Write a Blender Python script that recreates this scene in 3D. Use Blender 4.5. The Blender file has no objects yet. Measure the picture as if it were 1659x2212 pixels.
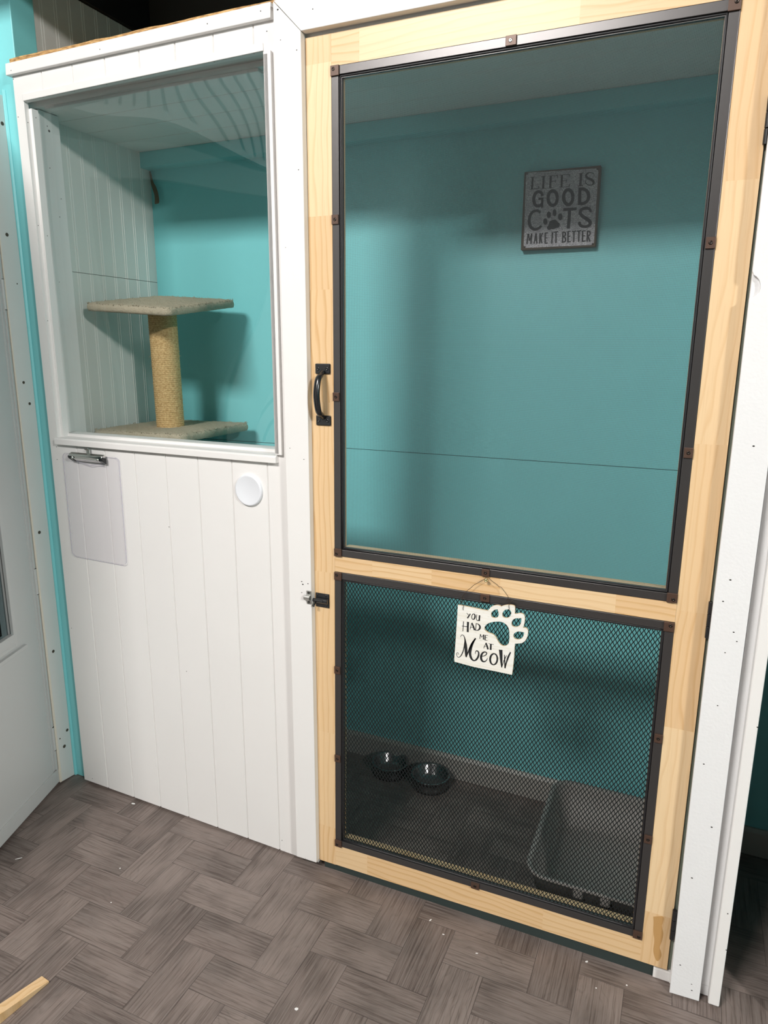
import bpy, bmesh, math, random
from mathutils import Vector, Matrix

SC = bpy.context.scene
COL = SC.collection
random.seed(7)

# ------------------------------------------------------------------ camera
F_PX = 1507.386
cam_d = bpy.data.cameras.new('camera')
cam_d.sensor_fit = 'VERTICAL'
cam_d.sensor_height = 24.0
cam_d.lens = 24.0 * F_PX / 2212.0
cam_d.clip_start = 0.02
cam = bpy.data.objects.new('camera', cam_d)
COL.objects.link(cam)
cam.matrix_world = Matrix((
    (0.9151371739700456, -0.09598762594423652, 0.39154862850443994, 0.83603761),
    (0.40310267476493344, 0.2042031732102836, -0.8920814411522118, -1.47019458),
    (0.00567330727837282, 0.9742111884578416, 0.22556678360983232, 1.41267335),
    (0, 0, 0, 1)))
SC.camera = cam

# ------------------------------------------------------------------ light and exposure
SC.view_settings.view_transform = 'Standard'
SC.view_settings.look = 'None'
SC.view_settings.gamma = 1.0
SC.view_settings.use_curve_mapping = False
SC.view_settings.exposure = -0.30
SC.cycles.max_bounces = 10
SC.cycles.transparent_max_bounces = 16
SC.cycles.caustics_reflective = False
SC.cycles.caustics_refractive = False

world = bpy.data.worlds.new('world')
SC.world = world
world.use_nodes = True
world.node_tree.nodes['Background'].inputs[0].default_value = (0.9, 0.95, 1, 1)
world.node_tree.nodes['Background'].inputs[1].default_value = 0.02


def area(name, loc, sx, sy, watts, col=(1, 0.965, 0.93), rot=(0, 0, 0)):
    d = bpy.data.lights.new(name, 'AREA')
    d.shape = 'RECTANGLE'
    d.size = sx
    d.size_y = sy
    d.energy = watts
    d.color = col
    o = bpy.data.objects.new(name, d)
    o.location = loc
    o.rotation_euler = rot
    COL.objects.link(o)
    return o


area('tube_light_left', (-0.55, -3.20, 3.56), 1.2, 0.50, 225, rot=(math.radians(35), 0, 0))
area('tube_light_right', (4.00, -2.90, 2.98), 0.12, 0.6, 205, rot=(0, math.radians(35), 0))

# ------------------------------------------------------------------ helpers


def tag(o, label=None, cat=None, group=None, kind=None):
    if label: o['label'] = label
    if cat: o['category'] = cat
    if group: o['group'] = group
    if kind: o['kind'] = kind
    return o


def empty(name, loc, rotz=0.0):
    o = bpy.data.objects.new(name, None)
    o.empty_display_size = 0.05
    o.location = loc
    o.rotation_euler = (0, 0, rotz)
    COL.objects.link(o)
    return o


def own_matrix(o):
    m = Matrix.LocRotScale(o.location, o.rotation_euler, None)
    if o.parent:
        m = own_matrix(o.parent) @ o.matrix_parent_inverse @ m
    return m


def obj(name, bm, mats, parent=None, local=False, smooth=False, bevel=0.0):
    me = bpy.data.meshes.new(name)
    bmesh.ops.recalc_face_normals(bm, faces=bm.faces)
    bm.to_mesh(me)
    bm.free()
    if not isinstance(mats, (list, tuple)): mats = [mats]
    for m in mats: me.materials.append(m)
    o = bpy.data.objects.new(name, me)
    COL.objects.link(o)
    if parent:
        o.parent = parent
        if not local: o.matrix_parent_inverse = own_matrix(parent).inverted()
    if smooth:
        for p in me.polygons: p.use_smooth = True
    if bevel:
        b = o.modifiers.new('bevel', 'BEVEL')
        b.width = bevel
        b.segments = 2
        b.limit_method = 'ANGLE'
        b.angle_limit = 0.7
    return o


def BM(): return bmesh.new()


def hexa(bm, lo, hi, mi=0):
    """lo, hi: four points each (bottom loop, top loop)."""
    v = [bm.verts.new(p) for p in list(lo) + list(hi)]
    fs = [(0, 3, 2, 1), (4, 5, 6, 7), (0, 1, 5, 4), (1, 2, 6, 5), (2, 3, 7, 6), (3, 0, 4, 7)]
    out = []
    for f in fs:
        q = bm.faces.new([v[i] for i in f])
        q.material_index = mi
        out.append(q)
    return out


def box(bm, x0, x1, y0, y1, z0, z1, mi=0):
    return hexa(bm, [(x0, y0, z0), (x1, y0, z0), (x1, y1, z0), (x0, y1, z0)],
                [(x0, y0, z1), (x1, y0, z1), (x1, y1, z1), (x0, y1, z1)], mi)


def quadxz(bm, q, y0, y1, mi=0):
    """q: four (x, z) corners; a slab between y0 (front) and y1."""
    return hexa(bm, [(x, y0, z) for x, z in q], [(x, y1, z) for x, z in q], mi)


def prism(bm, pts, axis, a, b, mi=0):
    """polygon pts (2D) swept along axis from a to b."""
    def P(p, t):
        return {'x': (t, p[0], p[1]), 'y': (p[0], t, p[1]), 'z': (p[0], p[1], t)}[axis]
    A = [bm.verts.new(P(p, a)) for p in pts]
    B = [bm.verts.new(P(p, b)) for p in pts]
    n = len(pts)
    fs = [bm.faces.new(A), bm.faces.new(B[::-1])]
    for i in range(n):
        fs.append(bm.faces.new((A[i], B[i], B[(i + 1) % n], A[(i + 1) % n])))
    for f in fs: f.material_index = mi
    return fs


def cyl(bm, c, r0, r1, h, axis='z', n=24, mi=0):
    ax = {'x': Vector((1, 0, 0)), 'y': Vector((0, 1, 0)), 'z': Vector((0, 0, 1))}[axis] if isinstance(axis, str) else Vector(axis).normalized()
    u = ax.orthogonal().normalized()
    w = ax.cross(u)
    c = Vector(c)
    A = [bm.verts.new(c + (u * math.cos(2 * math.pi * i / n) + w * math.sin(2 * math.pi * i / n)) * r0) for i in range(n)]
    B = [bm.verts.new(c + ax * h + (u * math.cos(2 * math.pi * i / n) + w * math.sin(2 * math.pi * i / n)) * r1) for i in range(n)]
    fs = [bm.faces.new(A[::-1]), bm.faces.new(B)]
    for i in range(n): fs.append(bm.faces.new((A[i], A[(i + 1) % n], B[(i + 1) % n], B[i])))
    for f in fs: f.material_index = mi


def tube(bm, pts, r, n=8, mi=0, radii=None):
    pts = [Vector(p) for p in pts]
    rings = []
    up = None
    for i, p in enumerate(pts):
        t = (pts[min(i + 1, len(pts) - 1)] - pts[max(i - 1, 0)])
        if t.length < 1e-9: t = Vector((0, 0, 1))
        t.normalize()
        if up is None: up = t.orthogonal().normalized()
        up = up - t * up.dot(t)
        if up.length < 1e-6: up = t.orthogonal()
        up.normalize()
        w = t.cross(up)
        rr = radii[i] if radii else r
        ry = rr if not isinstance(rr, tuple) else rr[1]
        rx = rr if not isinstance(rr, tuple) else rr[0]
        rings.append([bm.verts.new(p + up * math.cos(2 * math.pi * k / n) * rx + w * math.sin(2 * math.pi * k / n) * ry) for k in range(n)])
    fs = [bm.faces.new(rings[0][::-1]), bm.faces.new(rings[-1])]
    for a, b in zip(rings, rings[1:]):
        for k in range(n): fs.append(bm.faces.new((a[k], a[(k + 1) % n], b[(k + 1) % n], b[k])))
    for f in fs: f.material_index = mi


def catmull(pts, n=6):
    pts = [Vector(p) for p in pts]
    P = [2 * pts[0] - pts[1]] + pts + [2 * pts[-1] - pts[-2]]
    out = []
    for i in range(1, len(P) - 2):
        a, b, c, d = P[i - 1:i + 3]
        for k in range(n):
            t = k / n
            out.append(0.5 * ((2 * b) + (c - a) * t + (2 * a - 5 * b + 4 * c - d) * t * t + (3 * b - a - 3 * c + d) * t ** 3))
    out.append(pts[-1])
    return out


def lathe(bm, prof, c, n=40, mi=0):
    c = Vector(c)
    rings = []
    for r, z in prof:
        rings.append([bm.verts.new(c + Vector((r * math.cos(2 * math.pi * k / n), r * math.sin(2 * math.pi * k / n), z))) for k in range(n)] if r > 1e-6
                     else [bm.verts.new(c + Vector((0, 0, z)))])
    for a, b in zip(rings, rings[1:]):
        for k in range(n):
            if len(a) == 1 and len(b) == 1: continue
            if len(a) == 1: f = bm.faces.new((a[0], b[(k + 1) % n], b[k]))
            elif len(b) == 1: f = bm.faces.new((a[k], a[(k + 1) % n], b[0]))
            else: f = bm.faces.new((a[k], a[(k + 1) % n], b[(k + 1) % n], b[k]))
            f.material_index = mi


def dot(bm, p, r, n='y', mi=1, squash=1.0):
    r *= 1.25 if mi == 1 and n == 'x' and p[0] < -0.95 else 0.7
    """a shallow nail or screw hole drawn as a small dark disc lying on a face"""
    u, w = {'y': (Vector((1, 0, 0)), Vector((0, 0, 1))), 'x': (Vector((0, 1, 0)), Vector((0, 0, 1)))}[n]
    vs = [bm.verts.new(Vector(p) + u * r * math.cos(k * math.pi / 5) + w * r * squash * math.sin(k * math.pi / 5)) for k in range(10)]
    f = bm.faces.new(vs)
    f.material_index = mi


def strokes(bm, lines, x0, z0, y0, y1, mi=0):
    """brush strokes: (x, z, width) in mm from (x0, z0) on the sheet facing -y"""
    for ln in lines:
        n = len(ln)
        L = []; R = []
        for i, (x, z, w) in enumerate(ln):
            a = ln[max(i - 1, 0)]; b = ln[min(i + 1, n - 1)]
            dx, dz = b[0] - a[0], b[1] - a[1]
            d = math.hypot(dx, dz) or 1.0
            nx, nz = -dz / d * w / 2, dx / d * w / 2
            L.append((x0 + (x + nx) / 1000, z0 + (z + nz) / 1000))
            R.append((x0 + (x - nx) / 1000, z0 + (z - nz) / 1000))
        LF = [bm.verts.new((x, y0, z)) for x, z in L]; RF = [bm.verts.new((x, y0, z)) for x, z in R]
        LB = [bm.verts.new((x, y1, z)) for x, z in L]; RB = [bm.verts.new((x, y1, z)) for x, z in R]
        fs = []
        for i in range(n - 1):
            fs.append(bm.faces.new((LF[i], RF[i], RF[i + 1], LF[i + 1])))
            fs.append(bm.faces.new((LF[i], LF[i + 1], LB[i + 1], LB[i])))
            fs.append(bm.faces.new((RF[i + 1], RF[i], RB[i], RB[i + 1])))
        fs.append(bm.faces.new((LF[0], LB[0], RB[0], RF[0])))
        fs.append(bm.faces.new((LF[-1], RF[-1], RB[-1], LB[-1])))
        for f in fs: f.material_index = mi


# ------------------------------------------------------------------ materials


def mat(name, col=(0.8, 0.8, 0.8), rough=0.5, metal=0.0, spec=0.5):
    m = bpy.data.materials.new(name)
    m.use_nodes = True
    b = m.node_tree.nodes['Principled BSDF']
    b.inputs['Base Color'].default_value = (*col, 1)
    b.inputs['Roughness'].default_value = rough
    b.inputs['Metallic'].default_value = metal
    b.inputs['Specular IOR Level'].default_value = spec
    return m


def N(m, t, **kw):
    n = m.node_tree.nodes.new(t)
    for k, v in kw.items():
        if hasattr(n, k): setattr(n, k, v)
        else: n.inputs[k].default_value = v
    return n


def L(m, a, b): m.node_tree.links.new(a, b)


def ramp(m, fac, stops):
    r = N(m, 'ShaderNodeValToRGB')
    e = r.color_ramp.elements
    while len(e) < len(stops): e.new(0.5)
    for k, (p, c) in enumerate(stops):
        e[k].position = p
        e[k].color = (*c, 1)
    L(m, fac, r.inputs[0])
    return r.outputs[0]


def mixc(m, fac, a, b, mode='MIX'):
    n = N(m, 'ShaderNodeMix', data_type='RGBA', blend_type=mode)
    for s, v in ((0, fac), (6, a), (7, b)):
        if hasattr(v, 'is_output'): L(m, v, n.inputs[s])
        else: n.inputs[s].default_value = v if s == 0 else (*v, 1)
    return n.outputs[2]


def mth(m, op, a, b=None, c=None):
    n = N(m, 'ShaderNodeMath', operation=op)
    for i, v in enumerate((a, b, c)):
        if v is None: continue
        if hasattr(v, 'is_output'): L(m, v, n.inputs[i])
        else: n.inputs[i].default_value = v
    return n.outputs[0]


def noise(m, vec, scale, detail=3, rough=0.5):
    n = N(m, 'ShaderNodeTexNoise')
    n.inputs['Scale'].default_value = scale
    n.inputs['Detail'].default_value = detail
    n.inputs['Roughness'].default_value = rough
    if vec is not None: L(m, vec, n.inputs['Vector'])
    return n.outputs['Fac']


def objco(m): return N(m, 'ShaderNodeTexCoord').outputs['Object']


def mapping(m, vec, sc):
    n = N(m, 'ShaderNodeMapping')
    L(m, vec, n.inputs[0])
    n.inputs['Scale'].default_value = sc
    return n.outputs[0]


def bump(m, h, strength, dist=0.002):
    n = N(m, 'ShaderNodeBump')
    n.inputs['Strength'].default_value = strength
    n.inputs['Distance'].default_value = dist
    L(m, h, n.inputs['Height'])
    L(m, n.outputs[0], m.node_tree.nodes['Principled BSDF'].inputs['Normal'])


def base(m, c): L(m, c, m.node_tree.nodes['Principled BSDF'].inputs['Base Color'])


def painted(name, col, rough=0.45, var=0.05, bstr=0.12, scale=90):
    m = mat(name, col, rough)
    co = objco(m)
    n1 = noise(m, co, 5, 4)
    dark = tuple(c * (1 - var) for c in col)
    base(m, mixc(m, n1, dark, col))
    bump(m, noise(m, co, scale, 3), bstr, 0.001)
    return m


WHITE = painted('white_paint', (0.82, 0.805, 0.79))
WHITE2 = painted('brushed_white_paint', (0.80, 0.80, 0.805), 0.5, 0.05, 0.35, 160)
WHITE_OLD = painted('old_white_paint', (0.70, 0.70, 0.68), 0.5, 0.10, 0.3, 60)
WHITE_IN = painted('kennel_white_paint', (0.80, 0.79, 0.77), 0.42, 0.04)
BEADG = painted('grey_white_beadboard', (0.74, 0.735, 0.70), 0.4, 0.05)
BEADW = mat('white_bead', (0.84, 0.83, 0.80), 0.4)
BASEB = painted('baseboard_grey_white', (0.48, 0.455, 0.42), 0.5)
TEAL = painted('teal_paint', (0.235, 0.68, 0.71), 0.42, 0.07, 0.25, 45)
GREYDOOR = painted('pale_grey_enamel', (0.54, 0.545, 0.54), 0.4, 0.02, 0.05, 200)
CHARCOAL = painted('charcoal_paint', (0.055, 0.053, 0.05), 0.6)
BLACKBEAM = mat('black_beam_paint', (0.012, 0.012, 0.013), 0.55)
HOLE = mat('nail_hole', (0.03, 0.028, 0.025), 0.8)
HOLE_RUST = mat('screw_hole', (0.06, 0.05, 0.035), 0.8)
BRONZE = mat('dark_bronze_frame', (0.088, 0.084, 0.084), 0.34, 0.7)
CLIP = mat('brown_clip', (0.085, 0.048, 0.034), 0.42, 0.3)
SCREW = mat('dark_screw', (0.05, 0.04, 0.035), 0.3, 0.9)
RUBBER = mat('black_spline', (0.013, 0.013, 0.015), 0.45)
BLACKMETAL = mat('black_enamel_metal', (0.012, 0.013, 0.015), 0.22, 0.0, 0.6)
STEEL = mat('satin_steel', (0.55, 0.55, 0.53), 0.35, 1.0)
CHROME = mat('chrome', (0.75, 0.74, 0.70), 0.12, 1.0)
BRASS = mat('brass', (0.80, 0.68, 0.36), 0.25, 1.0)
SCREENM = mat('screen_wire', (0.085, 0.090, 0.096), 0.55)
PETM = mat('vinyl_pet_mesh', (0.008, 0.010, 0.011), 0.5, 0.0, 0.3)
INK = mat('black_ink', (0.012, 0.013, 0.014), 0.6)
WIRE = mat('rusty_wire', (0.07, 0.05, 0.035), 0.5, 0.6)
BOWLM = mat('stainless_bowl', (0.26, 0.26, 0.265), 0.22, 1.0)
TRAYM = painted('grey_plastic', (0.33, 0.305, 0.285), 0.5, 0.03, 0.05)
DISCM = mat('white_plastic', (0.76, 0.78, 0.82), 0.35)
BROWNWOOD = painted('dark_brown_wood', (0.10, 0.068, 0.035), 0.7, 0.3, 0.3)
GAP_SHADE = mat('olive_gap_shade', (0.115, 0.135, 0.105), 0.7)
FOOT_SHADE = mat('dark_foot_shade', (0.022, 0.034, 0.032), 0.7)
STAIN = mat('pine_heartwood', (0.50, 0.29, 0.11), 0.45)
CREAM = mat('cream_edge', (0.74, 0.67, 0.57), 0.6)
TAPE = painted('brown_tape', (0.17, 0.12, 0.07), 0.6, 0.3)


def pine():
    m = mat('pine_boards', (0.8, 0.6, 0.35), 0.42)
    co = objco(m)
    at = N(m, 'ShaderNodeVertexColor')
    at.layer_name = 'board'
    sp = N(m, 'ShaderNodeSeparateColor')
    L(m, at.outputs[0], sp.inputs[0])
    r, g, b2 = sp.outputs
    s = N(m, 'ShaderNodeSeparateXYZ')
    L(m, co, s.inputs[0])
    X, Y, Z = s.outputs
    inv = mth(m, 'SUBTRACT', 1.0, g)
    # across the grain / along the grain
    a = mth(m, 'ADD', mth(m, 'MULTIPLY', X, inv), mth(m, 'MULTIPLY', Z, g))
    l = mth(m, 'ADD', mth(m, 'MULTIPLY', Z, inv), mth(m, 'MULTIPLY', X, g))
    off = mth(m, 'MULTIPLY', r, 37.0)
    def vec(sa, sl, sy):
        c = N(m, 'ShaderNodeCombineXYZ')
        L(m, mth(m, 'ADD', mth(m, 'MULTIPLY', a, sa), off), c.inputs[0])
        L(m, mth(m, 'ADD', mth(m, 'MULTIPLY', l, sl), off), c.inputs[1])
        L(m, mth(m, 'MULTIPLY', Y, sy), c.inputs[2])
        return c.outputs[0]
    warp = noise(m, vec(14, 2.6, 14), 1.0, 2)
    rings = mth(m, 'ADD', mth(m, 'MULTIPLY', a, 62.0), mth(m, 'ADD', mth(m, 'MULTIPLY', warp, 3.4), mth(m, 'ADD', off, mth(m, 'MULTIPLY', l, mth(m, 'MULTIPLY', mth(m, 'SUBTRACT', b2, 0.5), 4.0)))))
    saw = mth(m, 'FRACT', rings)
    late = ramp(m, saw, [(0.0, (0, 0, 0)), (0.60, (0.10, 0.10, 0.10)), (0.86, (0.75, 0.75, 0.75)), (1.0, (0, 0, 0))])
    fine = noise(m, vec(420, 9, 420), 1.0, 2)
    ap = mth(m, 'MULTIPLY', late, mth(m, 'ADD', 0.35, mth(m, 'MULTIPLY', b2, 0.85)))
    c1 = mixc(m, r, (0.73, 0.515, 0.295), (0.81, 0.62, 0.385))
    c2 = mixc(m, mth(m, 'MULTIPLY', b2, 0.45), c1, (0.67, 0.42, 0.205))
    c3 = mixc(m, ap, c2, (0.60, 0.355, 0.15))
    c4 = mixc(m, mth(m, 'MULTIPLY', ramp(m, fine, [(0.56, (0, 0, 0)), (0.72, (1, 1, 1))]), 0.16), c3, (0.45, 0.26, 0.11))
    base(m, c4)
    bump(m, fine, 0.05, 0.001)
    return m


PINE = pine()


def floor_mat():
    m = mat('grey_wood_vinyl', (0.2, 0.17, 0.15), 0.5)
    at = N(m, 'ShaderNodeVertexColor')
    at.layer_name = 'board'
    sp = N(m, 'ShaderNodeSeparateColor')
    L(m, at.outputs[0], sp.inputs[0])
    r, g, b2 = sp.outputs
    s = N(m, 'ShaderNodeSeparateXYZ')
    L(m, objco(m), s.inputs[0])
    X, Y, Z = s.outputs
    inv = mth(m, 'SUBTRACT', 1.0, g)
    a = mth(m, 'ADD', mth(m, 'MULTIPLY', Y, inv), mth(m, 'MULTIPLY', X, g))
    l = mth(m, 'ADD', mth(m, 'MULTIPLY', X, inv), mth(m, 'MULTIPLY', Y, g))
    off = mth(m, 'MULTIPLY', r, 61.0)
    def vec(sa, sl):
        c = N(m, 'ShaderNodeCombineXYZ')
        L(m, mth(m, 'ADD', mth(m, 'MULTIPLY', a, sa), off), c.inputs[0])
        L(m, mth(m, 'ADD', mth(m, 'MULTIPLY', l, sl), off), c.inputs[1])
        L(m, mth(m, 'MULTIPLY', b2, 9.0), c.inputs[2])
        return c.outputs[0]
    blot = noise(m, vec(11, 7), 1.0, 4)
    warp = noise(m, vec(13, 5), 1.0, 2)
    gr = mth(m, 'FRACT', mth(m, 'ADD', mth(m, 'MULTIPLY', a, 85.0), mth(m, 'ADD', mth(m, 'MULTIPLY', warp, 10.0), off)))
    line = ramp(m, gr, [(0.0, (0, 0, 0)), (0.72, (0, 0, 0)), (0.92, (1, 1, 1)), (1.0, (0.1, 0.1, 0.1))])
    fine = noise(m, vec(330, 8), 1.0, 3, 0.6)
    tone = mixc(m, b2, (0.160, 0.122, 0.107), (0.215, 0.170, 0.150))
    c1 = mixc(m, ramp(m, blot, [(0.36, (0, 0, 0)), (0.60, (1, 1, 1))]), mixc(m, 0.75, tone, (0.070, 0.052, 0.045)), tone)
    c2 = mixc(m, mth(m, 'MULTIPLY', line, mth(m, 'MULTIPLY', warp, 0.55)), c1, (0.052, 0.040, 0.035))
    c3 = mixc(m, mth(m, 'MULTIPLY', ramp(m, fine, [(0.40, (0, 0, 0)), (0.66, (1, 1, 1))]), 0.42), c2, (0.27, 0.232, 0.212))
    c4 = mixc(m, mth(m, 'MULTIPLY', ramp(m, fine, [(0.28, (1, 1, 1)), (0.44, (0, 0, 0))]), 0.70), c3, (0.055, 0.042, 0.036))
    base(m, c4)
    bump(m, fine, 0.22, 0.0006)
    return m


FLOORM = floor_mat()
SEAM = mat('vinyl_seam', (0.05, 0.042, 0.038), 0.7)


def carpet():
    m = mat('beige_carpet', (0.5, 0.43, 0.32), 0.95, 0, 0.1)
    co = objco(m)
    n1 = noise(m, co, 220, 4, 0.7)
    n2 = noise(m, co, 14, 3)
    c = mixc(m, n1, (0.36, 0.295, 0.20), (0.66, 0.57, 0.43))
    base(m, mixc(m, mth(m, 'MULTIPLY', n2, 0.5), c, (0.50, 0.47, 0.38)))
    bump(m, n1, 0.9, 0.004)
    return m


CARPET = carpet()


def sisal():
    m = mat('sisal_rope', (0.55, 0.36, 0.16), 0.9, 0, 0.1)
    co = objco(m)
    n = noise(m, mapping(m, co, (160, 160, 260)), 1.0, 3, 0.6)
    base(m, mixc(m, ramp(m, n, [(0.3, (0, 0, 0)), (0.7, (1, 1, 1))]), (0.42, 0.26, 0.105), (0.74, 0.53, 0.27)))
    bump(m, n, 0.8, 0.002)
    return m


SISAL = sisal()


def galvanized():
    m = mat('galvanized_sheet', (0.5, 0.5, 0.52), 0.45, 0.15)
    co = objco(m)
    n = noise(m, co, 520, 4, 0.75)
    n2 = noise(m, co, 40, 3)
    c = ramp(m, n, [(0.36, (0.10, 0.10, 0.11)), (0.50, (0.44, 0.44, 0.47)), (0.66, (0.86, 0.86, 0.90))])
    base(m, mixc(m, mth(m, 'MULTIPLY', ramp(m, n2, [(0.35, (1, 1, 1)), (0.6, (0, 0, 0))]), 0.35), c, (0.24, 0.24, 0.27)))
    return m


GALV = galvanized()


def whitewashed():
    m = mat('whitewashed_board', (0.8, 0.78, 0.72), 0.6)
    co = objco(m)
    n = noise(m, mapping(m, co, (9, 9, 190)), 1.0, 4, 0.6)
    n2 = noise(m, mapping(m, co, (60, 60, 420)), 1.0, 2)
    c = mixc(m, ramp(m, n, [(0.42, (0, 0, 0)), (0.72, (1, 1, 1))]), (0.83, 0.815, 0.765), (0.73, 0.695, 0.60))
    base(m, mixc(m, mth(m, 'MULTIPLY', ramp(m, n2, [(0.66, (0, 0, 0)), (0.72, (1, 1, 1))]), 0.5), c, (0.45, 0.44, 0.42)))
    return m


WASH = whitewashed()
WASH_EDGE = mat('bare_board_edge', (0.62, 0.47, 0.29), 0.8)


def osb():
    m = mat('osb_edge', (0.5, 0.3, 0.13), 0.9)
    co = objco(m)
    n = noise(m, mapping(m, co, (60, 60, 500)), 1.0, 3)
    base(m, ramp(m, n, [(0.3, (0.20, 0.095, 0.035)), (0.55, (0.55, 0.33, 0.13)), (0.75, (0.72, 0.50, 0.24))]))
    return m


OSB = osb()


def sheet_mat(name, tint, gloss, ior=1.49, haze=0.0):
    """thin clear plastic or glass: straight-through light plus mirror reflection"""
    m = bpy.data.materials.new(name)
    m.use_nodes = True
    nt = m.node_tree
    nt.nodes.clear()
    out = nt.nodes.new('ShaderNodeOutputMaterial')
    tr = nt.nodes.new('ShaderNodeBsdfTransparent')
    tr.inputs[0].default_value = (*tint, 1)
    gl = nt.nodes.new('ShaderNodeBsdfGlossy')
    gl.inputs['Roughness'].default_value = 0.01
    f0 = ((ior - 1) / (ior + 1)) ** 2
    ge = nt.nodes.new('ShaderNodeNewGeometry')
    dt = nt.nodes.new('ShaderNodeVectorMath')
    dt.operation = 'DOT_PRODUCT'
    nt.links.new(ge.outputs['Incoming'], dt.inputs[0])
    nt.links.new(ge.outputs['Normal'], dt.inputs[1])
    def m_(op, a, b=None):
        q = nt.nodes.new('ShaderNodeMath')
        q.operation = op
        for i, v in enumerate((a, b)):
            if v is None: continue
            if hasattr(v, 'is_output'): nt.links.new(v, q.inputs[i])
            else: q.inputs[i].default_value = v
        return q
    ml = m_('MULTIPLY', m_('ADD', m_('MULTIPLY', m_('POWER', m_('SUBTRACT', 1.0, m_('ABSOLUTE', dt.outputs['Value']).outputs[0]).outputs[0], 5.0).outputs[0], 1 - f0).outputs[0], f0).outputs[0], gloss)
    mx = nt.nodes.new('ShaderNodeMixShader')
    nt.links.new(ml.outputs[0], mx.inputs[0])
    nt.links.new(tr.outputs[0], mx.inputs[1])
    nt.links.new(gl.outputs[0], mx.inputs[2])
    last = mx.outputs[0]
    if haze:
        df = nt.nodes.new('ShaderNodeBsdfDiffuse')
        df.inputs[0].default_value = (0.80, 0.80, 0.86, 1)
        m2 = nt.nodes.new('ShaderNodeMixShader')
        m2.inputs[0].default_value = haze
        nt.links.new(last, m2.inputs[1])
        nt.links.new(df.outputs[0], m2.inputs[2])
        last = m2.outputs[0]
    nt.links.new(last, out.inputs[0])
    return m


ACRYLIC = sheet_mat('clear_acrylic', (0.955, 0.975, 0.972), 2.0)
CLEARBOARD = sheet_mat('clear_clipboard', (0.995, 0.992, 1.0), 0.6, 1.49, 0.02)
CLEAREDGE = sheet_mat('clear_clipboard_edge', (0.66, 0.65, 0.75), 1.0, 1.49, 0.25)
DOORGLASS = sheet_mat('door_glass', (0.45, 0.52, 0.53), 1.6)


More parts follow.
